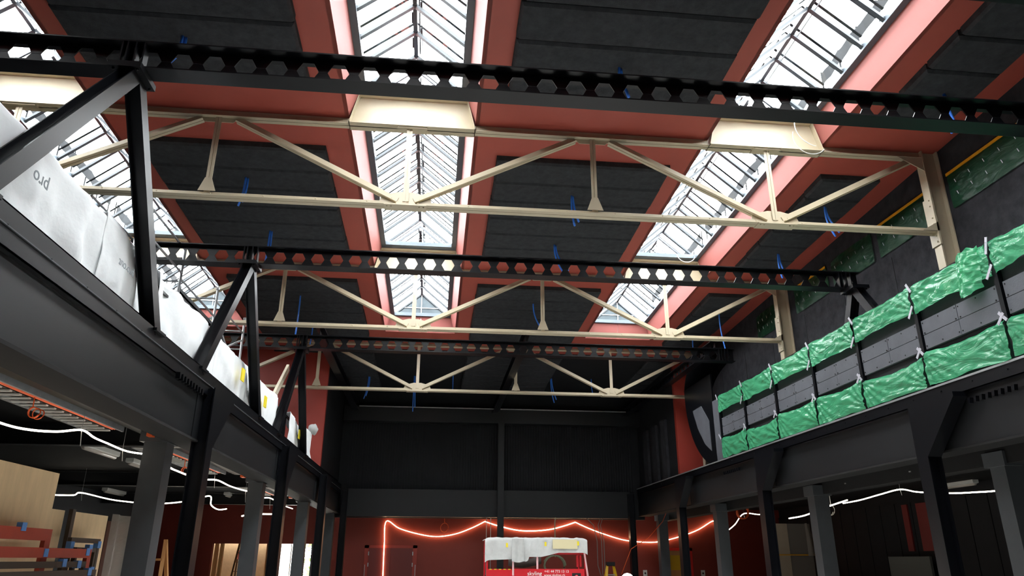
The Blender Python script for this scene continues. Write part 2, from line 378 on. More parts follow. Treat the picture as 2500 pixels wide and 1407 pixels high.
# back of the recess: vertical ribs
m = MB(); m.box(-3.2, 7.2, 25.3, 25.5, 2.9, 7.6)
wb = struct('wall_back', m, BLK)
rb = MB()
x = -2.9
while x < 6.9:
    rb.box(x, x + .045, 25.26, 25.3, 3.8, 6.0); x += .09
ob('rib_panel', rb, BLK, wb, kind='stuff')
# lower back wall with two openings on the left and a double door
OPEN = [(-7.14, -5.32, 0, 2.09), (-5.06, -3.9, 0, 2.09)]
m = MB(); Y = 26.2
for a, b in ((RX0, -7.14), (-5.32, -5.06), (-3.9, 8.22), (8.96, 13)): m.box(a, b, Y, Y + .2, 0, 3.4)
m.box(-7.14, -5.32, Y, Y + .2, 2.09, 3.4); m.box(-5.06, -3.9, Y, Y + .2, 2.09, 3.4); m.box(8.22, 8.96, Y, Y + .2, 1.93, 3.4); m.box(8.22, 8.96, Y, Y + .2, 0, .6)
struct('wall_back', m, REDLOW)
struct('wall_side', MB().box(12.4, 12.6, -3.2, 26.4, 0, 3.4), BLK)
ws = bpy.data.objects['wall_side']
for k in range(26):
    y = 8.0 + k * .7; ob('plank', MB().box(12.36, 12.4, y + .015, y + .685, 1.2, 3.05), BLK, ws)
for y0, y1 in ((17.75, 18.25), (18.62, 18.85)): ob('plank', MB().box(12.32, 12.36, y0, y1, 1.85, 3.0), mat('deep_red_panel', (112, 28, 28), .5), ws, label='dark red panel')
# decks (upper galleries) and lower ceilings
struct('ceiling', MB().box(RX0, -3.42, -3.2, 26.2, 3.32, 3.85), SOFF)
struct('ceiling', MB().box(7.36, 13, -3.2, 26.2, 3.32, 3.85), SOFF)
struct('ceiling', MB().box(-3.1, 7.05, 25.5, 26.2, 2.95, 3.4), SOFF)
struct('trim_2', MB().box(-2.75, 6.6, 24.95, 25.3, 2.92, 3.78), GREY)          # deep beam closing the recess below
struct('trim_3', MB().box(-3.1, 7.1, 24.9, 25.3, 6.0, 6.5), GREY)              # beam above the ribs
struct('trim_4', MB().box(-2.6, 2.0, 24.85, 24.9, 6.47, 6.5), GALV)
struct('trim_4', MB().box(2.2, 6.7, 24.85, 24.9, 6.47, 6.5), GALV)
# outdoors behind the openings
struct('ground', MB().box(-14, 4, 40, 60, -.2, 0), CONC)
struct('vestibule_shell', MB().box(-8.6, -5.1, 26.4, 28.75, 2.5, 2.6), SOFF)  # unseen vestibule roof, added to darken the left doorway

# ------------------------------------------------------------------ roof trusses
def truss(Y, dz, label, skybeams=True):
    t = thing('roof_truss', label, 'truss', (0, Y, 6.35 + dz), 'cream lattice roof trusses')
    zb, zt = 6.385 + dz, 7.705 + dz
    X0, X1 = -8.6, 7.56
    ob('bottom_chord', MB().dangle((X0, Y, zb), (X1, Y, zb), .18, .08), CREAM, t)
    segs = [(X0, SKY[0][0]), (SKY[0][1], SKY[1][0]), (SKY[1][1], SKY[2][0]), (SKY[2][1], X1)] if skybeams else [(X0, X1)]
    for a, b in segs: ob('top_chord', MB().dangle((a, Y, zt), (b, Y, zt), .15, .12), CREAM, t)
    if skybeams:
        for a, b in SKY:
            g = MB(); z0 = 7.645 + dz; H = zr(Y) + .40 - z0
            g.add([(a, Y - .01, z0), (b, Y - .01, z0), (b - IN, Y - .01, z0 + H), (a + IN, Y - .01, z0 + H), (a, Y + .01, z0), (b, Y + .01, z0), (b - IN, Y + .01, z0 + H), (a + IN, Y + .01, z0 + H)],
                  [(0, 1, 2, 3), (7, 6, 5, 4), (0, 4, 5, 1), (3, 2, 6, 7)])
            g.box(a, b, Y - .11, Y + .11, z0, z0 + .018); g.box(a + .12, b - .12, Y - .11, Y + .11, z0 + H - .02, z0 + H)
            for xx, sg in ((a, 1), (b, -1)): g.prism([(xx, Y - .11, z0), (xx, Y + .11, z0), (xx + sg * .125, Y + .11, z0 + H), (xx + sg * .125, Y - .11, z0 + H)], (sg * .012, 0, 0))
            ob('skylight_beam', g, CREAM, t)
            c = (a + b) / 2; ob('joint_plate', MB().box(c - .22, c + .22, Y - .08, Y + .08, z0 - .02, z0), CREAM, t)
    bn = [-6.06, -.56, 4.98]; tn = [-3.32, 2.21]
    for x in bn:
        ob('gusset_plate', MB().prism([(x - .38, Y - .006, zb + .03), (x + .38, Y - .006, zb + .03), (x + .34, Y - .006, zb + .14), (x + .1, Y - .006, zb + .2), (x - .1, Y - .006, zb + .2), (x - .34, Y - .006, zb + .14)], (0, .012, 0)), CREAM, t)
        ob('strut', MB().dangle((x, Y, zb + .04), (x, Y, zt - .03), .085, .06, up=(0, 1, 0)), CREAM, t)
        ob('splice_plate', MB().box(x - .3, x + .3, Y - .1, Y + .1, zb - .052, zb - .04), CREAM, t)
    for x in tn:
        ob('gusset_plate', MB().prism([(x - .3, Y - .006, zt - .02), (x + .3, Y - .006, zt - .02), (x + .2, Y - .006, zt - .13), (x - .2, Y - .006, zt - .13)], (0, .012, 0)), CREAM, t)
        ob('strut', MB().dangle((x, Y, zb + .04), (x, Y, zt - .03), .085, .06, up=(0, 1, 0)), CREAM, t)
        ob('gusset_plate', MB().prism([(x - .12, Y - .05, zb + .045), (x + .12, Y - .05, zb + .045), (x + .045, Y - .05, zb + .25), (x - .045, Y - .05, zb + .25)], (0, .012, 0)), CREAM, t)
    def diag(xa, xb): ob('diagonal', MB().dangle((xa, Y, zb + .06), (xb, Y, zt - .07), .12, .09), CREAM, t)
    for x in bn:
        for sg in (-1, 1):
            tx = x + sg * 2.5
            if tx < -8.7: continue
            if tx > 7: tx = 7.42
            diag(x + sg * .12, tx)
    # end post on the right wall
    p = MB().ibeam((7.69, Y, 3.6), (7.69, Y, zt + .08), .16, .28, up=(1, 0, 0), tf=.02); ob('end_post', p, CREAM, t)
    ob('gusset_plate', MB().prism([(7.56, Y - .07, zt - .06), (7.14, Y - .07, zt - .06), (7.56, Y - .07, zt - .3)], (0, .015, 0)), CREAM, t)
    ob('gusset_plate', MB().prism([(7.56, Y - .1, zb - .03), (7.3, Y - .1, zb - .03), (7.56, Y - .1, zb + .12)], (0, .2, 0)), CREAM, t)
    ob('splice_plate', MB().box(7.53, 7.56, Y - .1, Y + .1, zb - .25, zb + .55), CREAM, t)
    bl = MB()
    x = X0 + .3
    while x < 7.3: bl.ball((x, Y - .055, zb + .0), .013, 6); x += .72
    for x in bn:
        for dx in (-.26, -.2, .2, .26): bl.ball((x + dx, Y - .012, zb + .09), .014, 6); bl.ball((x + dx, Y - .05, zb - .055), .014, 6)
    for dz2 in (.1, .2, .4, .5, -.1, -.2): bl.ball((7.52, Y - .05, zb + dz2), .014, 6)
    ob('bolts', bl, CREAM, t, smooth=True, kind='stuff')
    return t
truss(9.48, 0, 'nearest cream steel roof truss, in front of the first skylight bay joint')
truss(14.85, -.185, 'middle cream steel roof truss behind the second black perforated beam')
truss(20.2, -.33, 'farthest cream steel roof truss in front of the dark stage recess', False)

# ------------------------------------------------------------------ castellated beams
def hexweb(mb, x0, x1, Y, z0, z1, phase, pitch=.303, r=.109, t=.012):
    zc = (z0 + z1) / 2; hh = .098; k0 = math.ceil((x0 - phase + pitch / 2) / pitch); k1 = math.floor((x1 - phase - pitch / 2) / pitch)
    a = phase + k0 * pitch - pitch / 2; b = phase + k1 * pitch + pitch / 2
    if a > x0: mb.box(x0, a, Y - t / 2, Y + t / 2, z0, z1)
    if b < x1: mb.box(b, x1, Y - t / 2, Y + t / 2, z0, z1)
    for k in range(k0, k1 + 1):
        c = phase + k * pitch; l, rr = c - pitch / 2, c + pitch / 2
        hx = [(c - r, zc), (c - r / 2, zc + hh), (c + r / 2, zc + hh), (c + r, zc), (c + r / 2, zc - hh), (c - r / 2, zc - hh)]
        outer = [(l, zc), (l, z1), (c - r / 2, z1), (c + r / 2, z1), (rr, z1), (rr, zc), (rr, z0), (c + r / 2, z0), (c - r / 2, z0), (l, z0)]
        for yy, fl in ((Y - t / 2, False), (Y + t / 2, True)):
            V = [(x, yy, z) for x, z in hx + outer]
            F = [(0, 6, 7, 8, 1), (1, 8, 9, 2), (2, 9, 10, 11, 3), (3, 11, 12, 13, 4), (4, 13, 14, 5), (5, 14, 15, 6, 0)]
            mb.add(V, [f[::-1] if fl else f for f in F])
        mb.add([(x, yy, z) for yy in (Y - t / 2, Y + t / 2) for x, z in hx], [(i, (i + 1) % 6, 6 + (i + 1) % 6, 6 + i) for i in range(6)])
def castbeam(Y, x0, x1, label, phase, stiff):
    z0, z1 = 6.03, 6.34
    t = thing('castellated_beam', label, 'beam', (0, Y, z0), 'black castellated steel beams')
    wbm = MB(); hexweb(wbm, x0, x1, Y, z0 + .014, z1 - .014, phase); ob('web', wbm, BLACK, t)
    ob('top_flange', MB().box(x0, x1, Y - .11, Y + .11, z1 - .014, z1), BLACK, t)
    ob('bottom_flange', MB().box(x0, x1, Y - .11, Y + .11, z0, z0 + .014), BLACK, t)
    wl = MB(); x = x0
    wl.box(x0, x1, Y - .009, Y - .0062, 6.183, 6.187) if False else None
    k = math.floor((x0 - phase) / .303)
    while phase + k * .303 < x1 - .3:
        c = phase + k * .303
        if c > x0: wl.box(c + .1, c + .203, Y - .0085, Y - .006, 6.183, 6.187)
        k += 1
    ob('weld_seam', wl, ALU, t, kind='stuff')
    for sx in stiff:
        for dx in (-.13, -.08, .0, .08): ob('stiffener', MB().box(sx + dx, sx + dx + .014, Y - .105, Y - .006, z0 + .014, z1 - .014), BLACK, t)
    return t
castbeam(6.25, -8.7, 7.25, 'nearest black steel beam with hexagonal holes, crossing the whole photo', .40, (-3.05, 7.0))
castbeam(11.22, -8.7, 7.25, 'middle black steel beam with hexagonal holes, in front of the second cream truss', .40, (-3.05, 7.0))
castbeam(16.2, -8.7, 7.0, 'farthest black steel beam with hexagonal holes, in front of the last cream truss', .44, (-3.05, 6.75))
o = thing('steel_beam', 'black beam corner cut off at the top right edge', 'beam', (0, 4.6, 6.03))
ob('bottom_flange', MB().box(3.62, 7.3, 4.24, 4.455, 6.03, 6.05), BLACK, o); ob('web', MB().box(3.62, 7.3, 4.34, 4.355, 6.05, 6.34), BLACK, o); ob('top_flange', MB().box(3.62, 7.3, 4.24, 4.455, 6.34, 6.36), BLACK, o)

# inclined leg frames under the beams
def aframe(X, Y, ya, yb, label):
    t = thing('leg_frame', label, 'steel frame', (X, Y, 3.9), 'black inclined leg frames')
    for y2 in (ya, yb):
        s = 1 if y2 > Y else -1
        ob('leg', MB().ibeam((X, Y + s * .05, 5.98), (X, y2, 3.86), .15, .15, up=(1, 0, 0), tf=.012), BLACK, t)
        ob('foot_plate', MB().box(X - .11, X + .11, y2 - .14, y2 + .14, 3.85, 3.88), BLACK, t)
    ob('head_plate', MB().box(X - .16, X + .14, Y - .2, Y + .2, 5.97, 6.03), BLACK, t)
    bl = MB()
    for dx in (-.12, .1):
        for dy in (-.16, .16): bl.ball((X + dx, Y + dy, 5.965), .016, 6)
    ob('bolts', bl, BLACK, t, kind='stuff')
aframe(-3.06, 6.25, 4.55, 7.78, 'black V-shaped steel legs nearest on the left gallery edge')
aframe(-3.06, 11.15, 9.42, 12.78, 'black V-shaped steel legs at the middle of the left gallery edge')
aframe(-3.06, 16.15, 14.45, 17.68, 'black V-shaped steel legs farthest on the left gallery edge')
aframe(7.12, 6.25, 4.55, 7.85, 'black V-shaped steel legs nearest on the right gallery, mostly out of view')
aframe(7.12, 11.1, 9.5, 12.2, 'black V-shaped steel legs behind the green wrapped right balustrade')
# long beams running back over the stage
for X, lab in ((-2.72, 'left'), (2.02, 'middle'), (6.62, 'right')):
    t = thing('stage_beam', 'black steel beam running back over the stage, %s one of three' % lab, 'beam', (X, 16.2, 6.35), 'black beams over the stage')
    ob('top_flange', MB().box(X - .1, X + .1, 16.15, 24.9, 6.57, 6.585), BLACK, t)
    ob('bottom_flange', MB().box(X - .1, X + .1, 16.3, 24.9, 6.35, 6.365), BLACK, t)
    if lab == 'right':
        # perforated web
        hb = MB(); hexweb(hb, 16.3, 24.9, X, 6.365, 6.57, .1, r=.07); hb.v = [(y, x, z) for x, y, z in hb.v]; hb.f = [f[::-1] for f in hb.f]; ob('web', hb, BLACK, t)
    else: ob('web', MB().box(X - .006, X + .006, 16.3, 24.9, 6.365, 6.57), BLACK, t)
    ob('end_plate', MB().box(X - .12, X + .12, 16.12, 16.3, 6.34, 6.36), BLACK, t)

# ------------------------------------------------------------------ gallery edges and girders
def edge(side, X, s, label):   # s = +1: hall lies to +x of the edge
    t = thing('edge_channel', label, 'beam', (X, 12, 3.6))
    b = .3 if s > 0 else .2
    ob('channel', MB().box(min(X, X - s * .012), max(X, X - s * .012), 2.0, 25.0, 3.9 - b, 3.9).box(min(X + s * .0, X - s * .14), max(X, X - s * .14), 2.0, 25, 3.888, 3.9).box(min(X, X - s * .14), max(X, X - s * .14), 2.0, 25, 3.9 - b, 3.912 - b), BLACK, t)
    ob('edge_strip', MB().box(min(X, X + s * .014), max(X, X + s * .014), 2.0, 25, 3.868 if s < 0 else 3.74, 3.895 if s < 0 else 3.75), GALV if s < 0 else GREYC, t)  # left strip: mid grey painted in for the channel's highlight line
    ob('deck_plate', MB().box(min(X - s * .14, X - s * .43), max(X - s * .14, X - s * .43), 2.0, 20.95, 3.86, 3.888), BLACK, t)
    bl = MB(); y = 3.0
    while y < 24: bl.ball((X + s * .006, y, 3.9 - b / 2), .012, 6); y += .62
    ob('bolts', bl, BLACK, t, kind='stuff')
edge('l', -2.99, 1, 'black steel edge channel along the left gallery under the white fabric')
edge('r', 6.9, -1, 'black steel edge channel with bright strip along the right gallery')
def girder(X, s, label):
    t = thing('deck_girder', label, 'beam', (X, 12, 3.0))
    x0, x1 = min(X, X - s * .02), max(X, X - s * .02)
    ob('web', MB().box(x0, x1, 2.0, 25.2, 3.02, 3.7), GREY, t)
    ob('bottom_flange', MB().box(min(X + s * .03, X - s * .34), max(X + s * .03, X - s * .34), 2, 25.2, 3.0, 3.03), SOFF, t)
    ob('inner_web', MB().box(min(X - s * .32, X - s * .34), max(X - s * .32, X - s * .34), 2, 25.2, 3.03, 3.5), SOFF, t)
    for y in (4.7, 9.75, 14.9, 20.1): ob('joint_plate', MB().box(min(X + s * .012, X), max(X + s * .012, X), y - .2, y + .2, 3.03, 3.6), GREY, t)
girder(-3.05, 1, 'deep dark grey girder carrying the left gallery')
girder(6.98, -1, 'deep dark grey girder carrying the right gallery')
for (X, Y0, n) in ((-2.97, 8.45, 9), (-2.97, 15.6, 6), (6.88, 7.9, 8), (6.88, 16.3, 9)):
    dt_ = thing('decking_end', {8.45: 'ribbed black decking end beside the nearest left column', 15.6: 'ribbed black decking end farther along the left gallery', 7.9: 'ribbed black decking end beside the nearest right column', 16.3: 'ribbed black decking end below the last green film on the right'}[Y0], 'decking', (X, Y0, 3.53))
    for i in range(n): ob('rib', MB().prism([(X, Y0 + i * .11, 3.6), (X, Y0 + i * .11 + .055, 3.6), (X, Y0 + i * .11 + .04, 3.53), (X, Y0 + i * .11 + .015, 3.53)], (.05, 0, 0)), BLACK, dt_)

def black_column(X, Y, s, label, hy=True, top=3.7):
    t = thing('steel_column', label, 'column', (X, Y, 0), 'black steel columns with haunches')
    ob('shaft', MB().ibeam((X, Y, 0), (X, Y, top), .24, .2, up=(1, 0, 0), tf=.016), BLACK, t)
    ob('web_plate', MB().box(X - .085, X + .085, Y - .05, Y - .04, 0, top), BLACK, t)
    if hy:
        a, b = Y + s * .12, Y + s * .85
        h = MB().prism([(X - .1, a, 2.95), (X - .1, a, top), (X - .1, b, top), (X - .1, b, top - .06)], (.2, 0, 0))
        ob('haunch', h, BLACK, t)
    return t
LCOL = [(-2.98, 9.82), (-2.93, 14.95), (-2.87, 20.1), (-2.85, 25.0)]
RCOL = [(6.83, 9.62), (6.78, 14.85), (6.72, 20.0), (6.62, 24.85)]
nm = ['nearest', 'second', 'third', 'farthest']
for i, (X, Y) in enumerate(LCOL): black_column(X, Y, 1, '%s black steel column along the left gallery' % nm[i], i < 3)
for i, (X, Y) in enumerate(RCOL): black_column(X, Y, -1, '%s black steel column along the right gallery' % nm[i], i < 3)
def grey_column(X, Y, label, wx=.28, top=3.02):
    t = thing('steel_column', label, 'column', (X, Y, 0), 'grey square columns')
    ob('shaft', MB().box(X - wx / 2, X + wx / 2, Y - .14, Y + .14, 0, top), GREYC, t)
    ob('head', MB().box(X - wx / 2 - .04, X + wx / 2 + .04, Y - .2, Y + .2, top - .02, top + .18), GREYC, t)
for i, (X, Y) in enumerate([(-3.55, 9.95), (-3.43, 15.1), (-3.35, 20.2), (-3.3, 25.2)]): grey_column(X, Y, '%s grey column behind the left gallery edge' % nm[i])
for i, (X, Y) in enumerate([(7.95, 9.6), (7.78, 14.6), (7.68, 19.7), (7.6, 24.7)]): grey_column(X, Y, '%s grey column behind the right gallery edge' % nm[i], .3, 2.86)
t = thing('steel_column', 'slim dark column in the middle of the back wall behind the lift', 'column', (2.2, 24.75, 0))
ob('shaft', MB().ibeam((2.22, 24.8, 0), (2.22, 24.8, 6.0), .2, .2, up=(0, 1, 0)), GREY, t)
# cross beams under the gallery ceilings
for y in (5.2, 10.4, 16.3, 21.6):
    tag(ob('ceiling_beam', MB().ibeam((RX0, y, 3.16), (-3.4, y, 3.16), .16, .28), GREY), {5.2: 'dark cross beam under the left gallery, nearest', 10.4: 'dark cross beam under the left gallery above the nearest plywood sheets', 16.3: 'dark cross beam under the left gallery, third', 21.6: 'dark cross beam under the left gallery, farthest'}[y], 'beam')
t = thing('ceiling_beam', 'dark beam running back under the right gallery ceiling', 'beam', (8.0, 14, 2.86))
ob('web', MB().box(7.8, 8.1, 3, 26, 2.87, 3.32), SOFF, t)
sd = MB()
for y in (6.5, 8, 9.7, 11.5, 13.5): sd.box(7.79, 7.8, y, y + .05, 2.98, 3.0)
ob('clip', sd, GALV, t, kind='stuff')
# ------------------------------------------------------------------ left gallery: fabric wrapped balustrade
nf = noise.noise
def drape(name, y0, y1, ztop, xf, label, foldamp=.03, seedv=0, zb=3.88, over=.25, lift=0, droop=None):
    n = max(16, int((y1 - y0) * 22))
    def fn(u, v):
        y = y0 + (y1 - y0) * u
        zt = (ztop(y) if callable(ztop) else ztop) + .05
        L = (zt - zb); s = v * (L + over)
        fold = 1.7 * foldamp * (nf(Vector((y * 1.6 + seedv, 0, 3.1))) * 1.4 + .5 * nf(Vector((y * 5.5 + seedv, v * 1.2, 1.7))) + .35 * nf(Vector((y * 2.2 + v * 2.5, v * 3 + seedv, 7.7))))
        crease = .03 * max(0, 1 - abs(((y * .77 + seedv) % 1.9) - .9) / .12) * (1 - v * .6)
        if s < L: x = xf + fold * (1.3 - .7 * v) + crease + lift * (1 - s / L); z = zb + s
        else: x = xf + fold * .5 - (s - L); z = zt + .012 * nf(Vector((y * 3, s, 2))) - .15 * (s - L)
        return (x, y, z)
    o = ob(name, MB().grid(fn, n, 22), FABRIC, smooth=True)
    sm = o.modifiers.new('solid', 'SOLIDIFY'); sm.thickness = .004
    return tag(o, label, 'fabric', 'white fleece sheets over the left balustrade')
drape('fabric_sheet', 2.6, 6.62, 4.62, -3.18, 'white fleece sheet nearest on the left balustrade, printed with grey letters', .04, 0)
drape('fabric_sheet', 6.60, 8.02, lambda y: 4.66 - .10 * (y - 6.6) ** 2, -3.17, 'bulging white fleece sheet right beside the nearest black leg, with grey print', .055, 3)
drape('fabric_sheet', 8.0, 10.4, 4.62, -3.20, 'white fleece sheet with a deep crease between the two nearest leg frames', .07, 8)
drape('fabric_sheet', 10.38, 12.9, 4.62, -3.20, 'white fleece sheet with small yellow tag behind the middle leg frame', .05, 14)
drape('fabric_sheet', 12.88, 14.85, 4.62, -3.20, 'white fleece sheet with pale yellow tag left of the uncovered railing bars', .05, 21)
drape('fabric_sheet', 16.45, 17.75, lambda y: 4.62 - .16 * (y - 16.45), -3.18, 'white fleece sheet hanging narrow right of the uncovered railing bars', .05, 27)
drape('fabric_sheet', 18.5, 19.5, lambda y: 4.66 - .1 * (y - 18.5), -3.22, 'farthest grey-white fleece bundle at the end of the left balustrade', .06, 33)
# lettering printed on the sheets (upside down in the photo)
fabs = [o for o in COL.objects if o.name.startswith('fabric_sheet')]
def fprint(s, size, y, z, par, x):
    return text(s, size, PRINT, (x, y, z), (math.radians(90), math.radians(180), math.radians(90)), par, 'printed_lettering', .0015)
fprint('pro', .16, 5.4, 4.36, fabs[0], -3.085)
fprint('pro·out', .12, 7.15, 4.3, fabs[1], -3.075)
for (y, z, par) in ((11.75, 4.38, 3), (13.5, 4.3, 4), (17.2, 4.3, 5)):
    ob('tag', MB().box(-3.13, -3.11, y, y + .17, z - .1, z + .1), YEL, fabs[par])
t = thing('railing', 'black bar railing uncovered between two white fleece sheets', 'railing', (-3.29, 15.6, 3.9))
ob('top_rail', MB().bar((-3.29, 2.6, 4.56), (-3.29, 19.7, 4.56), .05, .03), BLACK, t)
ob('bottom_rail', MB().bar((-3.29, 2.6, 3.98), (-3.29, 19.7, 3.98), .05, .03), BLACK, t)
bsrc = ob('baluster', MB().tube([(-3.29, 14.9, 3.98), (-3.29, 14.9, 4.56)], .011, 6), BLACK, t)
for k in range(1, 15): inst(bsrc, 'baluster', t, 0, k * .11, 0)
for k in range(9): ob('post', MB().box(-3.32, -3.26, 3.0 + k * 2, 3.05 + k * 2, 3.88, 4.56), BLACK, t)
o = thing('leaning_board', 'pale board leaning up behind the white fleece before the red end wall', 'board', (-3.6, 16.9, 5.0))
ob('board', MB().bar((-3.75, 15.56, 3.9), (-3.75, 18.3, 6.12), .06, .17, up=(0, 0, 1)), mat('whitewashed_board', (226, 214, 190), .7, var=.1), o)
bb = MB().ball((-3.12, 19.1, 4.72), .13, 18)
bb.v = [tuple(Vector(p) + Vector((0, nf(Vector(p) * 9) * .09, nf(Vector(p) * 11 + Vector((3, 3, 3))) * .06))) for p in bb.v]
tag(ob('wrapped_bundle', bb, mat('grey_fleece', (170, 170, 168), .9), smooth=True), 'bunched grey fleece bundle on the last balustrade post', 'bundle')

# ------------------------------------------------------------------ mobile scaffold on the left gallery
t = thing('scaffold_tower', 'aluminium scaffold tower on the left gallery behind the white fleece', 'scaffold', (-4.5, 13.2, 3.9))
def tb(name, pts, r=.024): return ob(name, MB().tube(pts, r, 8), GALV, t, smooth=True)
xa, xb = -4.2, -4.9
for (y, top) in ((11.45, 6.42), (13.4, 6.42), (15.5, 6.5)):
    for x in (xa, xb):
        tb('pole', [(x, y, 3.87), (x, y, top)], .025); ob('coupling', MB().tube([(x, y, top - .05), (x, y, top)], .036, 8), GALV, t)
    for z in ((4.3, 4.8, 5.3, 5.8, 6.2)): tb('rung', [(xa, y, z), (xb, y, z)], .018)
for x in (xa, xb):
    for z in (6.35, 5.95): tb('guard_rail', [(x, 9.6, z), (x, 11.45, z)], .018)
    for z in (5.35, 5.85): tb('guard_rail', [(x, 11.45, z), (x, 13.4, z)], .02)
    tb('brace', [(x, 13.4, 5.9), (x, 15.5, 5.2)], .02); tb('brace', [(x, 13.4, 5.1), (x, 15.5, 6.0)], .02); tb('guard_rail', [(x, 13.4, 6.15), (x, 15.5, 6.15)], .018)
    tb('pole', [(x, 9.6, 3.87), (x, 9.6, 6.38)], .025)
for y0, y1 in ((11.5, 13.35),):
    ob('platform', MB().box(xb, xa, y0, y1, 5.62, 5.66).box(xb, xb + .03, y0, y1, 5.56, 5.72).box(xa - .03, xa, y0, y1, 5.56, 5.72), GREY, t)
ob('platform', MB().box(xb, xa, 13.5, 15.4, 5.0, 5.04), GREY, t)

# ------------------------------------------------------------------ right gallery: screened balustrade
XB = 6.94
posts = [4.7, 6.25, 7.81, 9.42, 11.0, 12.52, 14.11, 15.66, 17.15]
t = thing('balustrade', 'tall black balustrade with grey panels along the right gallery', 'balustrade', (XB, 11, 3.9))
ps = ob('post', MB().box(XB - .035, XB + .035, posts[0] - .035, posts[0] + .035, 3.88, 5.42), BLACK, t)
for y in posts[1:]: inst(ps, 'post', t, 0, y - posts[0], 0)
ob('rail', MB().box(XB - .02, XB + .05, posts[0], 17.15, 5.36, 5.42), BLACK, t)
ob('backing', MB().box(XB + .03, XB + .05, posts[0], 17.15, 3.9, 5.06), BLK, t)
for a, b in zip(posts[:-1], posts[1:]):
    mid = (a + b) / 2
    for (p, q) in ((a + .06, mid - .004), (mid + .004, b - .06)):
        for (z0, z1) in ((4.44, 4.645), (4.653, 4.86)):
            e = random.uniform(0, .004)
            pan = ob('grey_panel', MB().box(XB - .012 - e, XB + .03, p, q, z0, z1), CEM, t)
            if z0 > 4.6:
                sc = MB()
                for yy in (p + .03, (p + q) / 2, q - .03):
                    for zz in (z0 - .17, z0 + .17): sc.ball((XB - .014 - e, yy, zz), .011, 6)
                for yy in (p + .04, q - .04): sc.ball((XB - .014 - e, yy, z0 + .02), .013, 6)
                ob('screws', sc, SCREW, pan, kind='stuff')
ob('grey_panel', MB().box(XB - .01, XB + .03, 17.2, 17.62, 3.9, 5.38), CEM, t, label='tall narrow grey end panel')
# films
where = ['nearest, outside the picture edge', 'second nearest', 'third nearest', 'fourth nearest', 'fourth from the far end', 'third from the far end', 'second from the far end', 'last at the far end']
def film_sheet(a, b, z0, z1, label, sd, sag=.0, shrink=0, xf=XB - .045, grp='', tapes=()):
    n = int((b - a) * 34) + 6
    def fn(u, v):
        y = a + .03 + (b - a - .06) * u; e = min(u, 1 - u)
        zt = z1 - sag * math.sin(u * math.pi) - .02 * abs(nf(Vector((y * 5, sd, 1)))); zb = z0 + shrink * math.sin(u * math.pi) + .03 * nf(Vector((y * 3.1, sd, 5)))
        z = zb + (zt - zb) * v
        # diagonal tension creases fanning from the tied corners
        r1 = math.atan2(v * (z1 - z0), u * (b - a) + .08); r2 = math.atan2((1 - v) * (z1 - z0), (1 - u) * (b - a) + .08)
        w = .013 * math.sin(r1 * 22 + sd * 2 + 2 * nf(Vector((y * 2, z * 3, sd)))) * math.exp(-2.2 * u) + .010 * math.sin(r2 * 24 + sd) * math.exp(-2.2 * (1 - u))
        w += .016 * nf(Vector((y * 4 + z * 5, z * 9, sd))) + .004 * nf(Vector((y * 17 - z * 12, z * 22, sd)))
        x = xf - w - .012 * (1 - abs(2 * v - 1)) - .006
        if v > .9: x += .1 * (v - .9) * 5
        return (x, y, z)
    o = ob('plastic_film', MB().grid(fn, n, 22), GREEN, smooth=True)
    tag(o, label, 'plastic film', grp)
    for (ty, tz, ang, L) in tapes:
        mbt = MB(); dy, dzz = math.cos(ang) * L / 2, math.sin(ang) * L / 2
        mbt.bar((xf - .04, ty - dy, tz - dzz), (xf - .046, ty + dy, tz + dzz), .006, .04, up=(0, -math.sin(ang), math.cos(ang)))
        ob('tape_strip', mbt, TAPE, o)
    return o
rr = random.Random(3)
pairs = list(zip(posts[:-1], posts[1:]))
for i, (a, b) in enumerate(pairs):
    wname = where[i]
    tp = [(a + .02, 4.98 + .04, 2.3, .2), (b - .03, 5.38, 1.1, .16)] if i else [(b - .02, 5.2, 1.45, .45)]
    if i == 1: tp = [(a + .03, 5.2, 1.5, .42), (b - .03, 5.36, 1.9, .22)]
    film_sheet(a, b, 4.97 + (.03 if i % 2 else 0), 5.45, 'green film along the balustrade top, %s' % wname, i * 1.7 + 1, .03, .03, grp='green films along the balustrade top', tapes=tp)
    film_sheet(a, b, 3.91, 4.42 - (.05 if i % 3 == 0 else 0), 'green film along the balustrade foot, %s' % wname, i * 2.3 + 9, .06, .0, grp='green films along the balustrade foot', tapes=[(a + .02, 4.40, 2.4, .17), (b - .02, 4.42, .9, .16)])
# crumpled bunch on the big knot
def bunch(u, v):
    y = 7.95 + .42 * u + .06 * v; z = 5.44 - .55 * v; s = math.sin(u * math.pi)
    return (XB - .06 - .12 * s * (.6 + .4 * v) - .03 * nf(Vector((y * 14, z * 14, 2))), y, z + .03 * nf(Vector((u * 5, v * 4, 9))) - .07 * s * v)
tag(ob('plastic_film', MB().grid(bunch, 26, 26), GREEN, smooth=True), 'crumpled bunch of green plastic film hanging beside the long silver tape', 'plastic film')
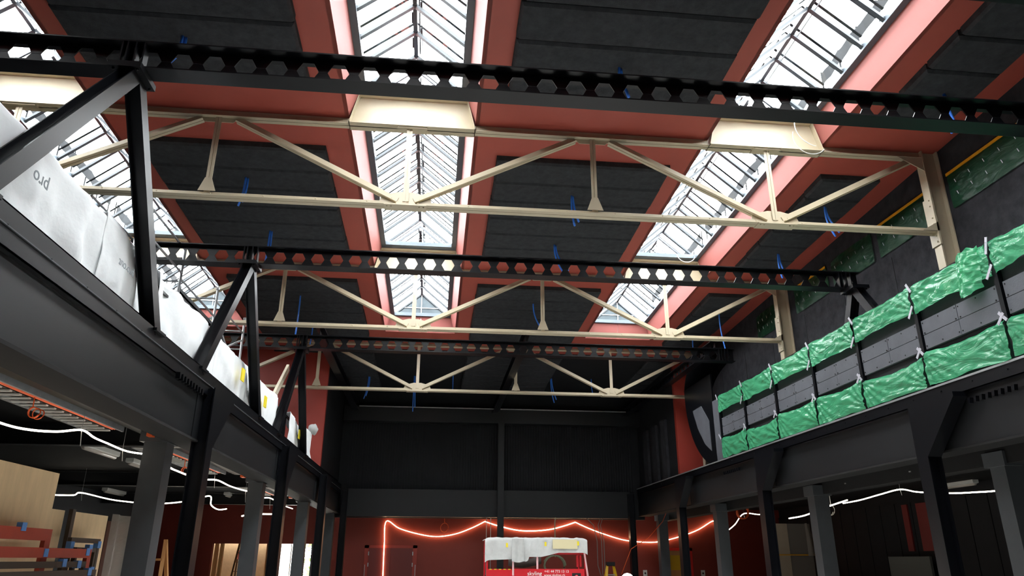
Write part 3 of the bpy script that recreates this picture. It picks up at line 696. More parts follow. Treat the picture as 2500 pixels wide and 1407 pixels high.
# round end screen
t = thing('round_screen', 'black round-edged end screen with a grey inset at the far end of the right gallery', 'screen', (XB, 18, 3.9))
cy_, cz_, R_ = 17.5, 5.95, 2.15
arc = [(XB, cy_ + R_ * math.cos(math.radians(a)), cz_ + R_ * math.sin(math.radians(a))) for a in range(4, -73, -4)]
ob('plate', MB().prism([(XB, 17.62, 3.9)] + arc[::-1] + [(XB, 17.62, 6.1)], (.04, 0, 0)), BLACK, t)
ob('inset_panel', MB().prism([(XB - .012, y, z) for y, z in ((19.07, 5.41), (18.42, 5.42), (17.95, 4.95), (17.95, 4.2), (18.35, 4.42), (18.78, 4.88))], (.012, 0, 0)), CEM, t)
def hood(u, v):
    a = math.radians(4 + 62 * u)
    return (XB + v * .8, cy_ + R_ * math.cos(a), cz_ + R_ * .5 * math.sin(a) * (1 - .35 * v))
ob('hood', MB().grid(hood, 14, 6), BLACK, t, smooth=True)
def rim(u, v):
    a = math.radians(4 - 76 * u); return (XB + v * .8, cy_ + R_ * math.cos(a), cz_ + R_ * math.sin(a))
ob('rim', MB().grid(rim, 18, 2), BLACK, t, smooth=True)

# green films over the high windows on the right wall
tapey = {0, 1, 2, 4}
wl = ['outside the right picture edge', 'right of the nearest cream post', 'just left of the nearest cream post', 'without yellow tape', 'behind the middle perforated beam', 'farthest beside the middle cream post']
for i, (a, b) in enumerate(WINS):
    def fn(u, v, a=a, b=b, i=i):
        y = a - .06 + (b - a + .12) * u; z = 6.70 + .56 * v + (.03 * math.sin(u * 3.1) if v > .5 else 0)
        return (RX1 - .02 - .03 * abs(nf(Vector((y * 5, z * 6, i)))) - .03 * math.sin(u * math.pi) * math.sin(v * math.pi), y, z)
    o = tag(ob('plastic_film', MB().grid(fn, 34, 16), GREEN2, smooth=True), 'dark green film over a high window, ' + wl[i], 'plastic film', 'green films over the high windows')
    if i in tapey: ob('tape_strip', MB().bar((RX1 - .045, a - .05, 7.245), (RX1 - .045, b + .05, 7.275), .012, .045), YTAPE, o)
    tp = MB()
    for k in range(5):
        for zz in (6.88, 7.08):
            yy = a + .15 + k * (b - a - .3) / 4; tp.bar((RX1 - .07, yy, zz - .03), (RX1 - .07, yy + .02, zz + .03), .004, .012, up=(0, 1, 0))
    ob('tape_tabs', tp, TAPE, o, kind='stuff')

# ------------------------------------------------------------------ blue cables dangling from the roof
CB = [(-3.31, 7.77, -.28, .62, 2), (-3.31, 11.15, -.04, .5, 2), (-3.30, 13.11, 0, .7, 2), (-3.28, 16.47, -.02, .95, 1), (-3.29, 18.5, -.02, .5, 1),
      (2.24, 7.79, .05, .5, 2), (2.22, 11.19, .06, .55, 2), (2.23, 13.16, .22, .6, 2), (2.22, 16.43, .2, .6, 1), (2.22, 18.5, .1, .45, 1),
      (6.87, 7.86, 0, .6, 2), (6.83, 11.11, .14, .55, 2), (6.87, 13.11, .05, .5, 2), (6.92, 16.59, .1, 1.0, 1), (6.93, 18.6, 0, .6, 1),
      (-2.2, 23.4, -.1, .7, 2), (-.75, 23.6, .02, 1.15, 2), (.5, 23.4, 0, .5, 1), (3.75, 23.4, .12, .8, 2), (5.1, 23.4, .04, .5, 1)]
where_c = {7.77: 'nearest', 7.79: 'nearest', 7.86: 'nearest'}
cols = {-3: 'left', 2: 'middle', 6: 'right'}
for i, (x, y, dx, L, n) in enumerate(CB):
    row = 'over the stage recess' if y > 23 else 'in the %s row of roof boards' % ('left' if x < 0 else 'middle' if x < 5 else 'right')
    order = {0: 'nearest', 1: 'second', 2: 'third', 3: 'fourth', 4: 'fifth'}[i % 5]
    if y > 23: order = ['leftmost', 'second from left', 'third from left', 'fourth from left', 'rightmost'][i % 5]
    t = thing('blue_cable', '%s bright blue cable end hanging down %s' % (order, row), 'cable', (x, y, zr(y) - .12), 'blue cable ends hanging from the roof')
    zo = .12 if (-4.76 < x < -1.91 or .82 < x < 3.7 or 6.32 < x < 7.37) else .0
    for k in range(n):
        o = (k - (n - 1) / 2) * .03; z = zr(y) - zo - .03; l = L * (1 - .12 * k)
        pts = [(x + o * (1 + 1.2 * s) + dx * s * s, y + .03 * math.sin(s * 3 + k), z + .03 - (l + .03) * s) for s in [j / 9 for j in range(10)]]
        ob('strand', MB().tube(pts, .02 if y < 10 else .018, 6), BLUE, t, smooth=True)
# thin white wires by the right skylight
def arcpts(c, r, a0, a1, n=14, axis='y'):
    return [(c[0] + r * math.cos(a0 + (a1 - a0) * i / n), c[1] + .02 * i / n, c[2] + r * math.sin(a0 + (a1 - a0) * i / n)) for i in range(n + 1)]
tag(ob('loose_wire', MB().tube(arcpts((5.62, 9.25, 7.78), .28, 2.8, 5.6), .006, 6), WHITEP), 'thin white wire looping below the nearest cream beam in the right skylight', 'wire')
tag(ob('loose_wire', MB().tube(arcpts((5.75, 9.25, 8.0), .35, 3.0, 4.6), .007, 6), WHITEP), 'thin white wire hanging over the right end of the nearest skylight beam', 'wire')
tag(ob('loose_wire', MB().tube(arcpts((5.35, 14.3, 7.98), .22, 3.3, 6.1), .007, 6), WHITEP), 'white wire loop at the far end of the right skylight behind the near truss', 'wire')

# ------------------------------------------------------------------ LED strip garlands
def led(pts, label, m, r=.013, ties=()):
    P = [Vector(p) for p in pts]; out = []
    for i in range(len(P) - 1):
        p0, p1, p2, p3 = P[max(i - 1, 0)], P[i], P[i + 1], P[min(i + 2, len(P) - 1)]
        for k in range(6):
            s = k / 6; out.append(.5 * ((2 * p1) + (p2 - p0) * s + (2 * p0 - 5 * p1 + 4 * p2 - p3) * s * s + (-p0 + 3 * p1 - 3 * p2 + p3) * s ** 3))
    out.append(P[-1])
    t = thing('led_strip', label, 'light strip', tuple(P[0]), 'LED strip garlands')
    ob('strip', MB().tube(out, r, 6), m, t)
    for (x, y, z, L) in ties:
        ob('cable_tie', MB().tube([(x, y, z), (x + .02, y, z - L)], .004, 5), WHITEP, t)
        ob('hook', MB().tube([(x, y, z), (x, y, 3.32)], .003, 5), GALV, t)
    return t
def sagged(a, b, sag, n=8):
    a = Vector(a); b = Vector(b); return [tuple(a.lerp(b, i / n) - Vector((0, 0, sag * 4 * (i / n) * (1 - i / n)))) for i in range(n + 1)]
BW = 26.12
def toW(g): return [(x * 1.02, BW, 1.6 + (z - 1.6) * 1.02) for x, z in g]
g = [(-1.51, 1.0), (-1.53, 2.08), (-1.51, 2.80), (-1.07, 2.58), (-.45, 2.41), (.16, 2.33), (.77, 2.41), (1.31, 2.60), (1.77, 2.82)]
led(toW(g), 'warm LED strip hanging down and swagging over the red double door', LEDW, ties=())
g = [(1.77, 2.82), (2.2, 2.69), (2.85, 2.55), (3.4, 2.53), (3.97, 2.58), (4.47, 2.70), (4.85, 2.82)]
led(toW(g), 'warm LED strip swag on the red wall right above the wrapped lift', LEDW, r=.016)
g = [(4.85, 2.82), (5.25, 2.65), (5.75, 2.47), (6.5, 2.26), (7.25, 2.19), (7.8, 2.22), (8.55, 2.40), (9.15, 2.61), (9.7, 2.9), (9.85, 2.78)]
led(toW(g), 'warm LED strip in a long low swag across the columns right of the lift', LEDW)
led([(8.6, 22.2, 2.42), (8.75, 22.1, 2.43), (9.0, 22.0, 2.62), (9.22, 21.8, 2.92), (9.5, 21.4, 2.88), (9.75, 21.0, 2.86)], 'white LED strip swag beside the orange cable coil', LED, ties=[(9.22, 21.8, 2.92, .1)])
led([(9.55, 19.6, 2.68), (9.65, 18.9, 2.72), (9.75, 18.0, 2.86), (9.9, 17.2, 2.98)], 'short white LED strip rising between two right-hand columns', LED, r=.016)
led([(9.75, 17.15, 2.9), (9.75, 16.4, 2.92), (9.75, 15.57, 2.98), (9.75, 14.85, 3.02), (9.75, 14.35, 2.93), (9.75, 13.86, 2.87), (9.75, 13.24, 2.81), (9.75, 12.67, 2.78), (9.75, 12.12, 2.76), (9.75, 11.3, 2.78)], 'long white LED strip with a peak under the right gallery ceiling', LED, ties=[(9.75, 14.85, 3.02, .12)])
led([(-3.85, 4.8, 2.95), (-3.85, 6.0, 2.76), (-3.85, 6.9, 2.73), (-3.85, 7.39, 2.75), (-3.85, 7.93, 2.82), (-3.85, 8.44, 2.92), (-3.85, 8.77, 2.89), (-3.85, 9.11, 2.88), (-3.85, 9.74, 2.87), (-3.85, 10.39, 2.92)], 'nearest bright white LED strip sagging below the left cable ladder', LED, r=.011, ties=[(-3.85, 8.44, 2.92, .17), (-3.85, 9.6, 2.87, .14)])
led([(-3.85, 10.39, 2.92), (-3.8, 11.22, 2.84), (-3.8, 11.5, 2.83), (-3.8, 12.51, 2.82), (-3.8, 13.07, 2.86), (-3.8, 13.73, 2.91), (-3.8, 14.53, 2.89), (-3.8, 15.47, 2.9), (-3.8, 16.35, 2.92), (-3.8, 17.0, 2.86), (-3.8, 18.2, 2.95), (-3.8, 19.6, 2.9), (-3.8, 21.2, 2.9)], 'white LED strip continuing far along the left gallery', LED, ties=[(-3.8, 13.5, 2.96, .2), (-3.8, 15.8, 2.9, .22), (-3.8, 18.2, 2.95, .25)])
led([(-7.7, 16.1, 2.81), (-7.2, 16.0, 2.80), (-7.0, 15.9, 2.84), (-6.6, 16.6, 2.75), (-5.9, 17.0, 2.72), (-5.2, 16.9, 2.78), (-4.72, 16.6, 2.86), (-4.75, 16.9, 2.7), (-4.7, 17.3, 2.63), (-4.6, 17.6, 2.66)], 'white LED strip crossing the left room between plywood and columns', LED, ties=[(-7.0, 15.9, 2.84, .15)])
led([(-5.6, 23.2, 2.80), (-5.2, 23.0, 2.86), (-4.9, 22.8, 2.84), (-4.5, 22.6, 2.83)], 'farthest short white LED strip above the bright doorway', LED, r=.02, ties=[(-5.2, 23.0, 2.86, .15)])
t = thing('work_lamp', 'bright white work lamp at the bottom edge right of the lift', 'lamp', (3.6, 14.0, 1.0), None)
ob('dome', MB().ball((3.9, 15.2, 1.23), .14, 12), LAMP, t, smooth=True); ob('stand', MB().tube([(3.9, 15.2, 0), (3.9, 15.2, 1.12)], .015, 6), GALV, t)

# unlit tube fixtures
lamps = [(-5.45, 12.1, 'left gallery, nearest'), (-5.5, 14.1, 'left gallery, second'), (-8.4, 20.3, 'far in the left room behind the plywood'), (-5.6, 21.2, 'left gallery, farthest'), (-6.9, 17.8, 'left gallery, over the LED strip'),
         (10.1, 17.3, 'right gallery, in the middle'), (10.1, 14.4, 'right gallery, nearer'), (10.0, 12.4, 'right gallery, nearest'), (9.3, 19.9, 'right gallery, beside the white cable loops'), (12.0, 15.5, 'right gallery, behind the peak of the LED strip'), (8.9, 22.6, 'right gallery, farthest')]
for x, y, lab in lamps:
    t = thing('tube_light', 'unlit white tube light fitting under the %s' % lab, 'lamp', (x, y, 3.32), 'unlit tube light fittings')
    ob('housing', MB().bbox(x - .07, x + .07, y, y + 1.25, 3.24, 3.32, .015), WHITEP, t)
    ob('diffuser', MB().tube([(x, y + .03, 3.235), (x, y + 1.22, 3.235)], .04, 10), mat('frosted_diffuser', (190, 182, 172), .3), t, smooth=True)

# cable ladders on the left
for n_, (y0, y1) in enumerate(((4.2, 9.55), (11.0, 14.4), (16.4, 19.4))):
    t = thing('cable_ladder', 'galvanised cable ladder with orange cables under the left gallery, %s' % ['nearest', 'second', 'farthest'][n_], 'cable tray', (-4.05, y0, 3.1), 'cable ladders')
    for x in (-4.29, -3.87): ob('side_rail', MB().box(x - .012, x + .012, y0, y1, 3.08, 3.15), GALV, t)
    y = y0 + .06; rg = None
    while y < y1:
        if rg is None: rg = ob('rung', MB().box(-4.28, -4.02, y, y + .045, 3.085, 3.1), WHITEP, t); yr = y
        else: inst(rg, 'rung', t, 0, y - yr, 0)
        y += .175
    for k in range(4):
        x = -3.93 - k * .022
        ob('orange_cable', MB().tube([(x + .008 * math.sin(j * 1.3 + k), y0 + (y1 - y0) * j / 10, 3.112) for j in range(11)], .009, 5), ORANGE, t)
    for k in range(5):
        x = -4.05 - k * .035
        ob('grey_cable', MB().tube([(x + .008 * math.sin(j * 1.7 + k), y0 + (y1 - y0) * j / 10, 3.112) for j in range(11)], .011, 5), DARKW, t)
    ob('cable_bed', MB().box(-4.27, -3.89, y0, y1, 3.125, 3.13), SCREW, t)
    ob('tray_edge', MB().box(-3.8, -3.5, y0, y1 + .4, 3.12, 3.16), BLACK, t)
    ob('cable_end', MB().box(-3.62, -3.55, y1 + .1, y1 + .26, 3.05, 3.12), ORANGE, t)
def coil(c, r, n, m, label, rr_=.008, par=None, plane='xz'):
    pts = []
    for i in range(n * 18):
        a = i * 2 * math.pi / 18; q = r * (1 + .04 * math.sin(i * .7))
        pts.append((c[0] + q * math.cos(a), c[1] + .004 * (i % 40), c[2] + q * math.sin(a) * 1.1))
    pts = [(c[0] - .01, c[1], 3.32), (c[0], c[1], c[2] + r * 1.3)] + pts[4:]
    return tag(ob('cable_coil', MB().tube(pts, rr_, 6), m, smooth=True), label, 'cable')
coil((-3.98, 7.62, 2.96), .045, 3, ORANGE, 'small orange cable coil hanging from the nearest cable ladder', .006)
coil((-3.98, 12.4, 2.93), .05, 3, ORANGE, 'small orange cable coil hanging from the second cable ladder', .007)
coil((.42, 25.6, 2.62), .13, 4, ORANGE, 'orange cable coil hanging over the LED swag left of the lift', .012)
coil((8.85, 20.9, 2.92), .17, 6, ORANGE, 'thick orange cable coil hanging between right columns', .016)
coil((9.85, 17.9, 2.80), .12, 2, WHITEP, 'loose white cable loops by the right gallery fitting', .009)
tag(ob('extension_cable', MB().tube([(7.9, 24.3, 2.95), (7.75, 24.3, 3.3), (7.5, 24.3, 2.8), (7.0, 24.3, 2.3), (6.4, 24.3, 1.95), (6.05, 24.3, 1.2)], .011, 6), ORANGE, smooth=True), 'thin orange cable slanting down between the columns right of the ladder', 'cable')
for x, z0, lab in ((5.45, 1.25, 'left'), (5.6, 1.0, 'middle'), (5.68, 1.0, 'right')):
    tag(ob('grey_cable', MB().tube([(x - (.35 if lab == 'left' else 0), 25.0, 2.95), (x - .1, 25.0, 2.7), (x, 25, 2.2), (x, 25, z0 + .2), (x + .12, 25, z0 - .2)], .014, 6), mat('grey_sheath', (120, 112, 108), .5), smooth=True), 'grey cable dropping behind the yellow ladder, %s of three' % lab, 'cable', 'grey cables behind the ladder')
t = thing('cable_bundle', 'pale cable dropping to a coil behind the lift basket', 'cable', (3.85, 24.5, 1.6))
ob('drop', MB().tube([(3.98, 24.4, 2.9), (3.95, 24.4, 2.75), (3.95, 24.4, 1.7)], .02, 6), mat('pale_cable', (140, 132, 108), .5), t)
ob('coil', MB().tube([(3.95 + .33 * math.cos(a / 8 * math.pi), 24.4 + .01 * a, 1.45 + .3 * math.sin(a / 8 * math.pi)) for a in range(40)], .025, 6), mat('pale_green_hose', (120, 128, 104), .5), t, smooth=True)
for x in (1.78, 1.92): tag(ob('thin_pipe', MB().tube([(x, 25.0, 0), (x, 25.0, 2.93)], .012, 8), GALV), 'thin pale vertical pipe left of the central column, %s of two' % ('left' if x < 1.8 else 'right'), 'pipe')

# ------------------------------------------------------------------ back wall things
Y = 26.2
D = sgroup('door_1')
ob('frame', MB().box(-2.2, -2.06, Y - .03, Y + .02, 0, 2.06).box(-.6, -.46, Y - .03, Y + .02, 0, 2.06).box(-2.2, -.46, Y - .03, Y + .02, 1.97, 2.06), REDWALL, D)
for a, b in ((-2.06, -1.335), (-1.325, -.6)):
    lf = ob('leaf', MB().box(a, b, Y - .045, Y - .005, 0, 1.97), mat('door_red', (104, 34, 30), .5), D)
for x in (-2.06, -.6):
    for z in (1.8, 1.45): ob('hinge', MB().box(x - .015, x + .015, Y - .07, Y - .04, z - .06, z + .06), GALV, D)
    ob('pull_handle', MB().tube([(x + (.1 if x < -1 else -.1) * -1, Y - .1, .9), (x + (.1 if x < -1 else -.1) * -1, Y - .1, 1.45)], .012, 6), GALV, D)
N = thing('wall_niche', 'red framed niche with a yellow board in the back wall behind the third right column', 'niche', (8.6, Y, .6))
ob('frame', MB().box(8.12, 8.22, Y - .04, Y + .1, .5, 2.02).box(8.96, 9.06, Y - .04, Y + .1, .5, 2.02).box(8.12, 9.06, Y - .04, Y + .1, 1.93, 2.02), mat('bright_red_frame', (196, 30, 22), .45), N)
ob('yellow_board', MB().box(8.22, 8.96, Y + .1, Y + .12, 1.3, 1.78), mat('yellow_board', (214, 170, 20), .5), N)
ob('wood_board', MB().box(8.22, 8.96, Y + .1, Y + .12, .6, 1.3).box(8.22, 8.96, Y + .1, Y + .12, 1.78, 1.93), WOOD, N)
for x, lab in ((7.35, 'left of the third column pair'), (9.4, 'right of the yellow niche')):
    t = thing('wall_socket', 'small white wall box on the red wall %s' % lab, 'socket', (x, Y, 1.2))
    ob('plate', MB().box(x - .07, x + .07, Y - .02, Y, 1.1, 1.3), WHITEP, t); ob('knob', MB().ball((x, Y - .02, 1.2), .035, 8), SCREW, t, smooth=True)
# yellow step ladder
t = thing('step_ladder', 'yellow step ladder with dark cap right of the lift', 'ladder', (5.7, 24.4, 0))
for sx in (-1, 1):
    for sy in (-1, 1): ob('rail', MB().bar((5.7 + sx * .1, 24.3, 1.46), (5.7 + sx * .34, 24.3 + sy * .45, 0), .07, .03), YLAD, t)
for k in range(1, 5): ob('rung', MB().bar((5.7 - .1 - .055 * k, 24.3 - .07 * k, 1.46 - .28 * k), (5.7 + .1 + .055 * k, 24.3 - .07 * k, 1.46 - .28 * k), .06, .03), GALV, t)
ob('cap', MB().bbox(5.57, 5.83, 24.2, 24.4, 1.44, 1.56, .02), SCREW, t)
# scissor lift
t = thing('scissor_lift', 'red scissor lift basket draped with white fleece at the bottom middle', 'lift', (2.6, 19.4, 0))
X0, X1, YL, YR = 1.38, 3.82, 19.0, 19.9
ob('platform', MB().box(X0, X1, YL, YR, 1.18, 1.24), GREY, t)
b = ob('toe_board', MB().box(X0 + .67, X1, YL - .02, YL, 1.16, 1.405), LIFTRED, t)
b2 = ob('toe_board', MB().box(X0, X0 + .7, YL - .01, YL + .01, 1.22, 1.40), LIFTRED, t)
yb_ = MB()
for k in range(6): yb_.box(X0 + .06 + k * .115, X0 + .12 + k * .115, YL - .013, YL - .011, 1.385, 1.40)
ob('hazard_marks', yb_, YEL, b2, kind='stuff')
for x, y in ((X0, YL), (X1, YL), (X0, YR), (X1, YR)): ob('post', MB().box(x - .02, x + .02, y - .02, y + .02, 1.2, 2.1), LIFTRED, t)
for x in (2.02, 2.62): ob('post', MB().box(x - .022, x + .022, YL - .03, YL - .01, 1.25 if x < 2.3 else 1.4, 1.8), mat('pink_tape_post', (226, 176, 178), .5), t)
ob('post', MB().bar((3.80, YL - .03, 1.78), (3.88, YL - .03, 1.18), .04, .02, up=(0, 1, 0)), bpy.data.materials['pink_tape_post'], t)
for y in (YL, YR):
    for z in (1.76, 2.08): ob('rail', MB().bar((X0, y, z), (X1, y, z), .035, .035), LIFTRED, t)
for z in (1.76, 2.08):
    for x in (X0, X1): ob('rail', MB().bar((x, YL, z), (x, YR, z), .035, .035), LIFTRED, t)
for x in (3.62, 3.7): ob('control_box', MB().box(x, x + .05, YL + .1, YL + .2, 1.45, 1.72), LIFTRED, t)
text('skyling', .135, WHITET, (2.37, YL - .024, 1.255), (math.radians(90), 0, 0), b)
text('+41 44 773 13 13', .085, WHITET, (2.79, YL - .024, 1.32), (math.radians(90), 0, 0), b)
text('www.skyling.ch', .085, WHITET, (2.78, YL - .024, 1.235), (math.radians(90), 0, 0), b)
ob('sticker', MB().box(3.48, 3.7, YL - .024, YL - .02, 1.16, 1.31), SCREW, b); ob('sticker', MB().ball((3.59, YL - .025, 1.22), .05, 10), LIFTRED, b)
for k in range(3):
    for sg in (-1, 1): ob('scissor_arm', MB().bar((1.7 if sg > 0 else 3.5, 19.2 + .2 * (sg > 0), .3 + k * .28), (3.5 if sg > 0 else 1.7, 19.2 + .2 * (sg > 0), .58 + k * .28), .05, .08), LIFTRED, t)
ob('chassis', MB().bbox(X0 + .1, X1 - .1, YL + .05, YR - .05, .12, .32, .03), GREY, t)
for x in (1.7, 3.5):
    for y in (19.05, 19.8): ob('wheel', MB().tube([(x, y - .06, .16), (x, y + .06, .16)], .16, 16), SCREW, t)
def cov(u, v):
    x = X0 - .06 + (X1 - X0 + .12) * u; zb = 1.68 + (.10 if u > .55 else 0) * min(1, (u - .55) * 6 if u > .55 else 0)
    if .0 <= u < .28: zb = 1.60 + .1 * u
    if .28 <= u < .42: zb = 1.60 + .03 * math.sin(u * 60)
    L = 2.13 - zb; s = v * (L + .9); f = .02 * nf(Vector((x * 5, v * 3, 4))) + .012 * nf(Vector((x * 14, v * 5, 2)))
    r = .05 * (1 - min(1, min(u, 1 - u) * 20)) ** 2
    if s < L: return (x, YL - .04 - f - .02 * (1 - s / L), zb + s - r)
    return (x, YL - .03 + (s - L), 2.135 - r - .02 * math.sin(min(1, (s - L) / .9) * 3.14) + f)
FLE = mat('cover_fleece', (196, 196, 194), .85, var=.1, vscale=5, bump=.3, bscale=14)  # greyer than the balustrade fleece, tone uneven
cv = tag(ob('fabric_cover', MB().grid(cov, 70, 26), FLE, smooth=True), 'white fleece cover draped over the red lift basket', 'fabric')
ob('loose_flap', MB().grid(lambda u, v: (1.98 + .3 * u, YL - .10 - .02 * math.sin(u * 9) - .02 * v, 1.58 + .52 * v - .03 * math.sin(u * 3.1) * (1 - v)), 12, 12), FLE, cv, smooth=True)
ob('hanging_fold', MB().grid(lambda u, v: (1.98 + .85 * u, YR - .1 - .05 * math.sin(v * 3), 1.42 + .2 * v + .2 * abs(u - .4) ** 1.5), 14, 6), FLE, cv, smooth=True)
ob('patch', MB().box(3.0, 3.62, YL - .085, YL - .08, 1.87, 2.09), mat('cream_patch', (222, 210, 168), .8), cv)
for x, z in ((1.86, 1.95), (2.16, 1.93), (2.82, 1.98), (3.64, 2.0)): ob('tag', MB().box(x - .025, x + .025, YL - .09, YL - .084, z - .05, z + .05), YEL, cv)
# right room: boarded box and panels
t = thing('board_box', 'tall cardboard-coloured box wrapped in clear sheeting behind the second right column', 'box', (10.8, 22, 0))
ob('front_board', MB().box(10.2, 10.62, 22, 22.06, 0, 2.66), DRY, t); ob('side_board', MB().box(10.62, 11.35, 22.03, 22.09, 0, 2.66), mat('grey_board', (120, 112, 104), .8), t)
ob('sheeting', MB().grid(lambda u, v: (11.15 + .42 * u * (1 - v * .75), 21.93 - .06 * math.sin(u * 5), 1.75 + .92 * v), 10, 12), POLY, t, smooth=True)
ob('tape_line', MB().box(10.18, 11.42, 21.97, 21.99, 1.76, 1.79), YTAPE, t)
t = thing('low_cabinet', 'grey board standing in front of the dark right-hand planks', 'board', (12.1, 18.2, 0)); ob('panel', MB().box(12.0, 12.06, 17.6, 19.3, 0, 1.72), mat('dull_grey_board', (88, 88, 84), .8), t)
for x in (12.15,): tag(ob('bench', MB().box(11.7, 12.25, 19.5, 25.5, 1.05, 1.12).box(11.75, 11.8, 19.6, 25.4, 0, 1.05), DARKW), 'long dark counter ledge below the right-hand black planks', 'counter')

# ------------------------------------------------------------------ left room: plywood, frames, ladder
def ply(X, y0, y1, z1, label, tilt=.0):
    t = tag(ob('plywood_sheet', MB().add([(X, y0, 0), (X, y1, 0), (X - tilt, y1, z1), (X - tilt, y0, z1), (X - .02, y0, 0), (X - .02, y1, 0), (X - tilt - .02, y1, z1), (X - tilt - .02, y0, z1)],
            [(0, 1, 2, 3), (7, 6, 5, 4), (0, 4, 5, 1), (1, 5, 6, 2), (2, 6, 7, 3), (3, 7, 4, 0)]), PLY), label, 'plywood', 'plywood sheets on the left'); return t
ply(-4.8, 7.6, 10.18, 2.63, 'tallest plywood sheet with knots at the left picture edge')
ply(-4.84, 9.2, 10.62, 2.2, 'plywood sheet half hidden between the tall sheet and the leaning bar')
ply(-4.82, 10.74, 11.95, 2.2, 'narrow plywood sheet right of the leaning dark bar')
tag(ob('leaning_bar', MB().bar((-4.76, 10.68, 0), (-4.78, 10.70, 2.22), .05, .09, up=(0, 1, 0)), DARKW), 'dark bar leaning between two plywood sheets', 'bar')
def frame(X, y0, y1, z0, z1, wd, m, label, tapes):
    t = thing('window_frame', label, 'frame', (X, (y0 + y1) / 2, z0), 'spare frames stacked before the plywood')
    for (a, b, c, d) in ((y0, y0 + wd, z0, z1), (y1 - wd, y1, z0, z1)): ob('stile', MB().box(X - .025, X + .025, a, b, c, d), m, t)
    for (c, d) in ((z0, z0 + wd), (z1 - wd, z1)): ob('rail', MB().box(X - .025, X + .025, y0 + wd, y1 - wd, c, d), m, t)
    for (y, z) in tapes: ob('tape_strip', MB().box(X - .03, X + .032, y - .05, y + .05, z - .04, z + .05), BTAPE, t)
frame(-4.55, 8.35, 9.72, .6, 1.93, .13, BARE, 'upright red frame with blue tape before the plywood', ((9.05, 1.93), (8.5, 1.62)))
frame(-4.47, 7.6, 10.72, .5, 1.72, .11, BARE, 'long low red frame stacked before the upright red one', ((8.4, 1.68), (9.5, 1.66), (10.6, 1.68)))
frame(-4.42, 7.4, 10.5, .4, 1.57, .07, DARKW, 'dark brown frame stacked in front of the long red frame', ((9.9, 1.55), (10.3, 1.53)))
frame(-4.36, 7.2, 10.7, .3, 1.47, .07, DARKW, 'lowest dark brown frame nearest the camera in the stack', ((10.5, 1.44),))
frame(-4.62, 10.42, 11.3, .3, 1.86, .06, DARKW, 'tall dark frame with blue tape before the narrow plywood sheet', ((10.46, 1.76), (11.27, 1.78)))
frame(-4.57, 10.5, 11.1, .3, 1.74, .055, DARKW, 'smaller dark frame leaning inside the tall dark one', ((10.9, 1.73), (11.07, 1.45)))
t = thing('wrapped_stack', 'brown plastic-wrapped panels standing in the shade beside the first grey column', 'panels', (-4.9, 12.9, 0))
ob('panel', MB().box(-5.0, -4.95, 12.3, 13.0, 0, 2.15), mat('brown_wrap', (92, 52, 44), .3), t); ob('wrap', MB().grid(lambda u, v: (-4.9 + .04 * math.sin(u * 9), 12.3 + .8 * u, 2.25 * v), 10, 10), POLY, t, smooth=True)
def aladder(x, y, h, m, label, seatm=None):
    t = thing('step_ladder', label, 'ladder', (x, y, 0))
    for sx in (-1, 1):
        for sy in (-1, 1): ob('rail', MB().bar((x + sx * .16, y, h), (x + sx * .33, y + sy * .5, 0), .05, .03), m, t)
    for k in range(1, 7):
        f = k / 7; ob('rung', MB().bar((x - .16 - .17 * f, y - .5 * f, h - h * f), (x + .16 + .17 * f, y - .5 * f, h - h * f), .05, .03), m, t)
    return t
aladder(-3.95, 11.5, 1.86, WOOD, 'pale wooden step ladder beside the nearest left grey column')
aladder(-6.55, 28.0, 2.12, mat('brown_ladder', (120, 82, 50), .6), 'wooden step ladder with red bucket seen through the left doorway')
t = thing('bucket', 'red bucket hanging in the wooden ladder in the left doorway', 'bucket', (-6.55, 28.1, 1.6))
ob('body', MB().tube([(-6.55, 28.1, 1.6), (-6.55, 28.1, 1.9)], .2, 16), LIFTRED, t)
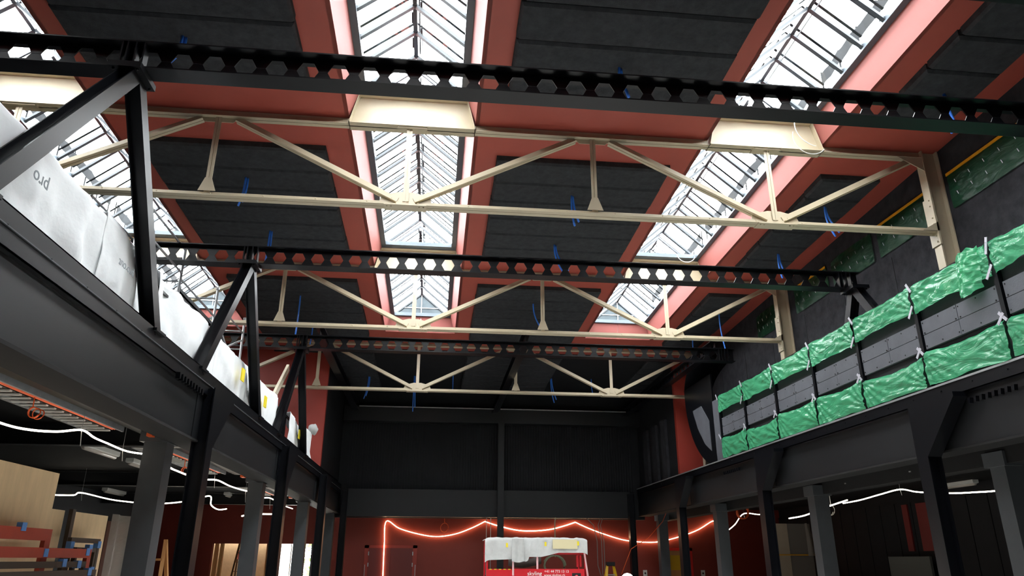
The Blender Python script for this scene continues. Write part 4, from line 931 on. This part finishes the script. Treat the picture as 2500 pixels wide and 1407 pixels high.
# outside the openings
t = struct('vestibule_shell', MB().box(-8.6, -8.4, 26.4, 33, 0, 3.2).box(-5.25, -5.1, 26.4, 30, 0, 3), PLASTER)
struct('vestibule_shell', MB().box(-8.6, -7.62, 29, 29.2, 0, 3.2).box(-7.48, -5.1, 29, 29.2, 0, 3.2), mat('tan_boarding', (206, 170, 126), .7, var=.1))
wd = thing('timber_posts', 'pale timber studs inside the left doorway', 'timber', (-7.1, 27, 0))
for x in (-7.12, -6.95, -5.45): ob('post', MB().box(x, x + .1, 26.45, 26.6, 0, 2.6), WOOD, wd)
bp = thing('brick_pillar', 'orange brick pillar between the two bright doorways', 'pillar', (-5.15, 26.1, 0))
for k in range(24):
    for j in range(2): ob('brick', MB().box(-5.32 + .13 * j + .003, -5.19 + .13 * j - .003, 26.16, 26.2, .09 * k + .004, .09 * k + .086), mat('brick', (176, 98, 62), .8, var=.1) if k + j == 0 else bpy.data.materials['brick'], bp)
D = sgroup('door_2')
ob('frame', MB().box(-4.55, -4.49, Y, Y + .08, 0, 2.09).box(-3.95, -3.9, Y, Y + .08, 0, 2.09).box(-5.06, -5.0, Y, Y + .08, 0, 2.09), FRAME, D)
ob('pane', MB().box(-5.0, -4.55, Y + .03, Y + .04, 0, 2.09), GLASS, D)
rnd = random.Random(5)
for bx, by, bz, lab in ((-7.6, 37, 1.2, 'left'), (-5.2, 37, 1.3, 'middle'), (-2.8, 38, 1.5, 'right')):
    mb = MB()
    for k in range(500):
        a = rnd.uniform(0, 6.28); c = Vector((bx + max(-.9, min(.9, rnd.gauss(0, .6))), by + max(-.8, min(.8, rnd.gauss(0, .5))), max(.1, bz + rnd.gauss(0, .7)))); d = Vector((rnd.uniform(-1, 1), rnd.uniform(-1, 1), rnd.uniform(-1, 1))) * .13; e = Vector((d.y, -d.x, d.z)) * .6
        mb.add([c - d, c + e, c + d, c - e], [(0, 1, 2, 3)])
    t = thing('bush', 'sunlit green bush outside the bright doorway, %s of three' % lab, 'bush', (bx, by, 0), 'bushes outside the doorway')
    ob('foliage', mb, LEAF, t, kind='stuff'); ob('stem', MB().tube([(bx, by, 0), (bx, by, bz)], .05, 6), WOOD, t)
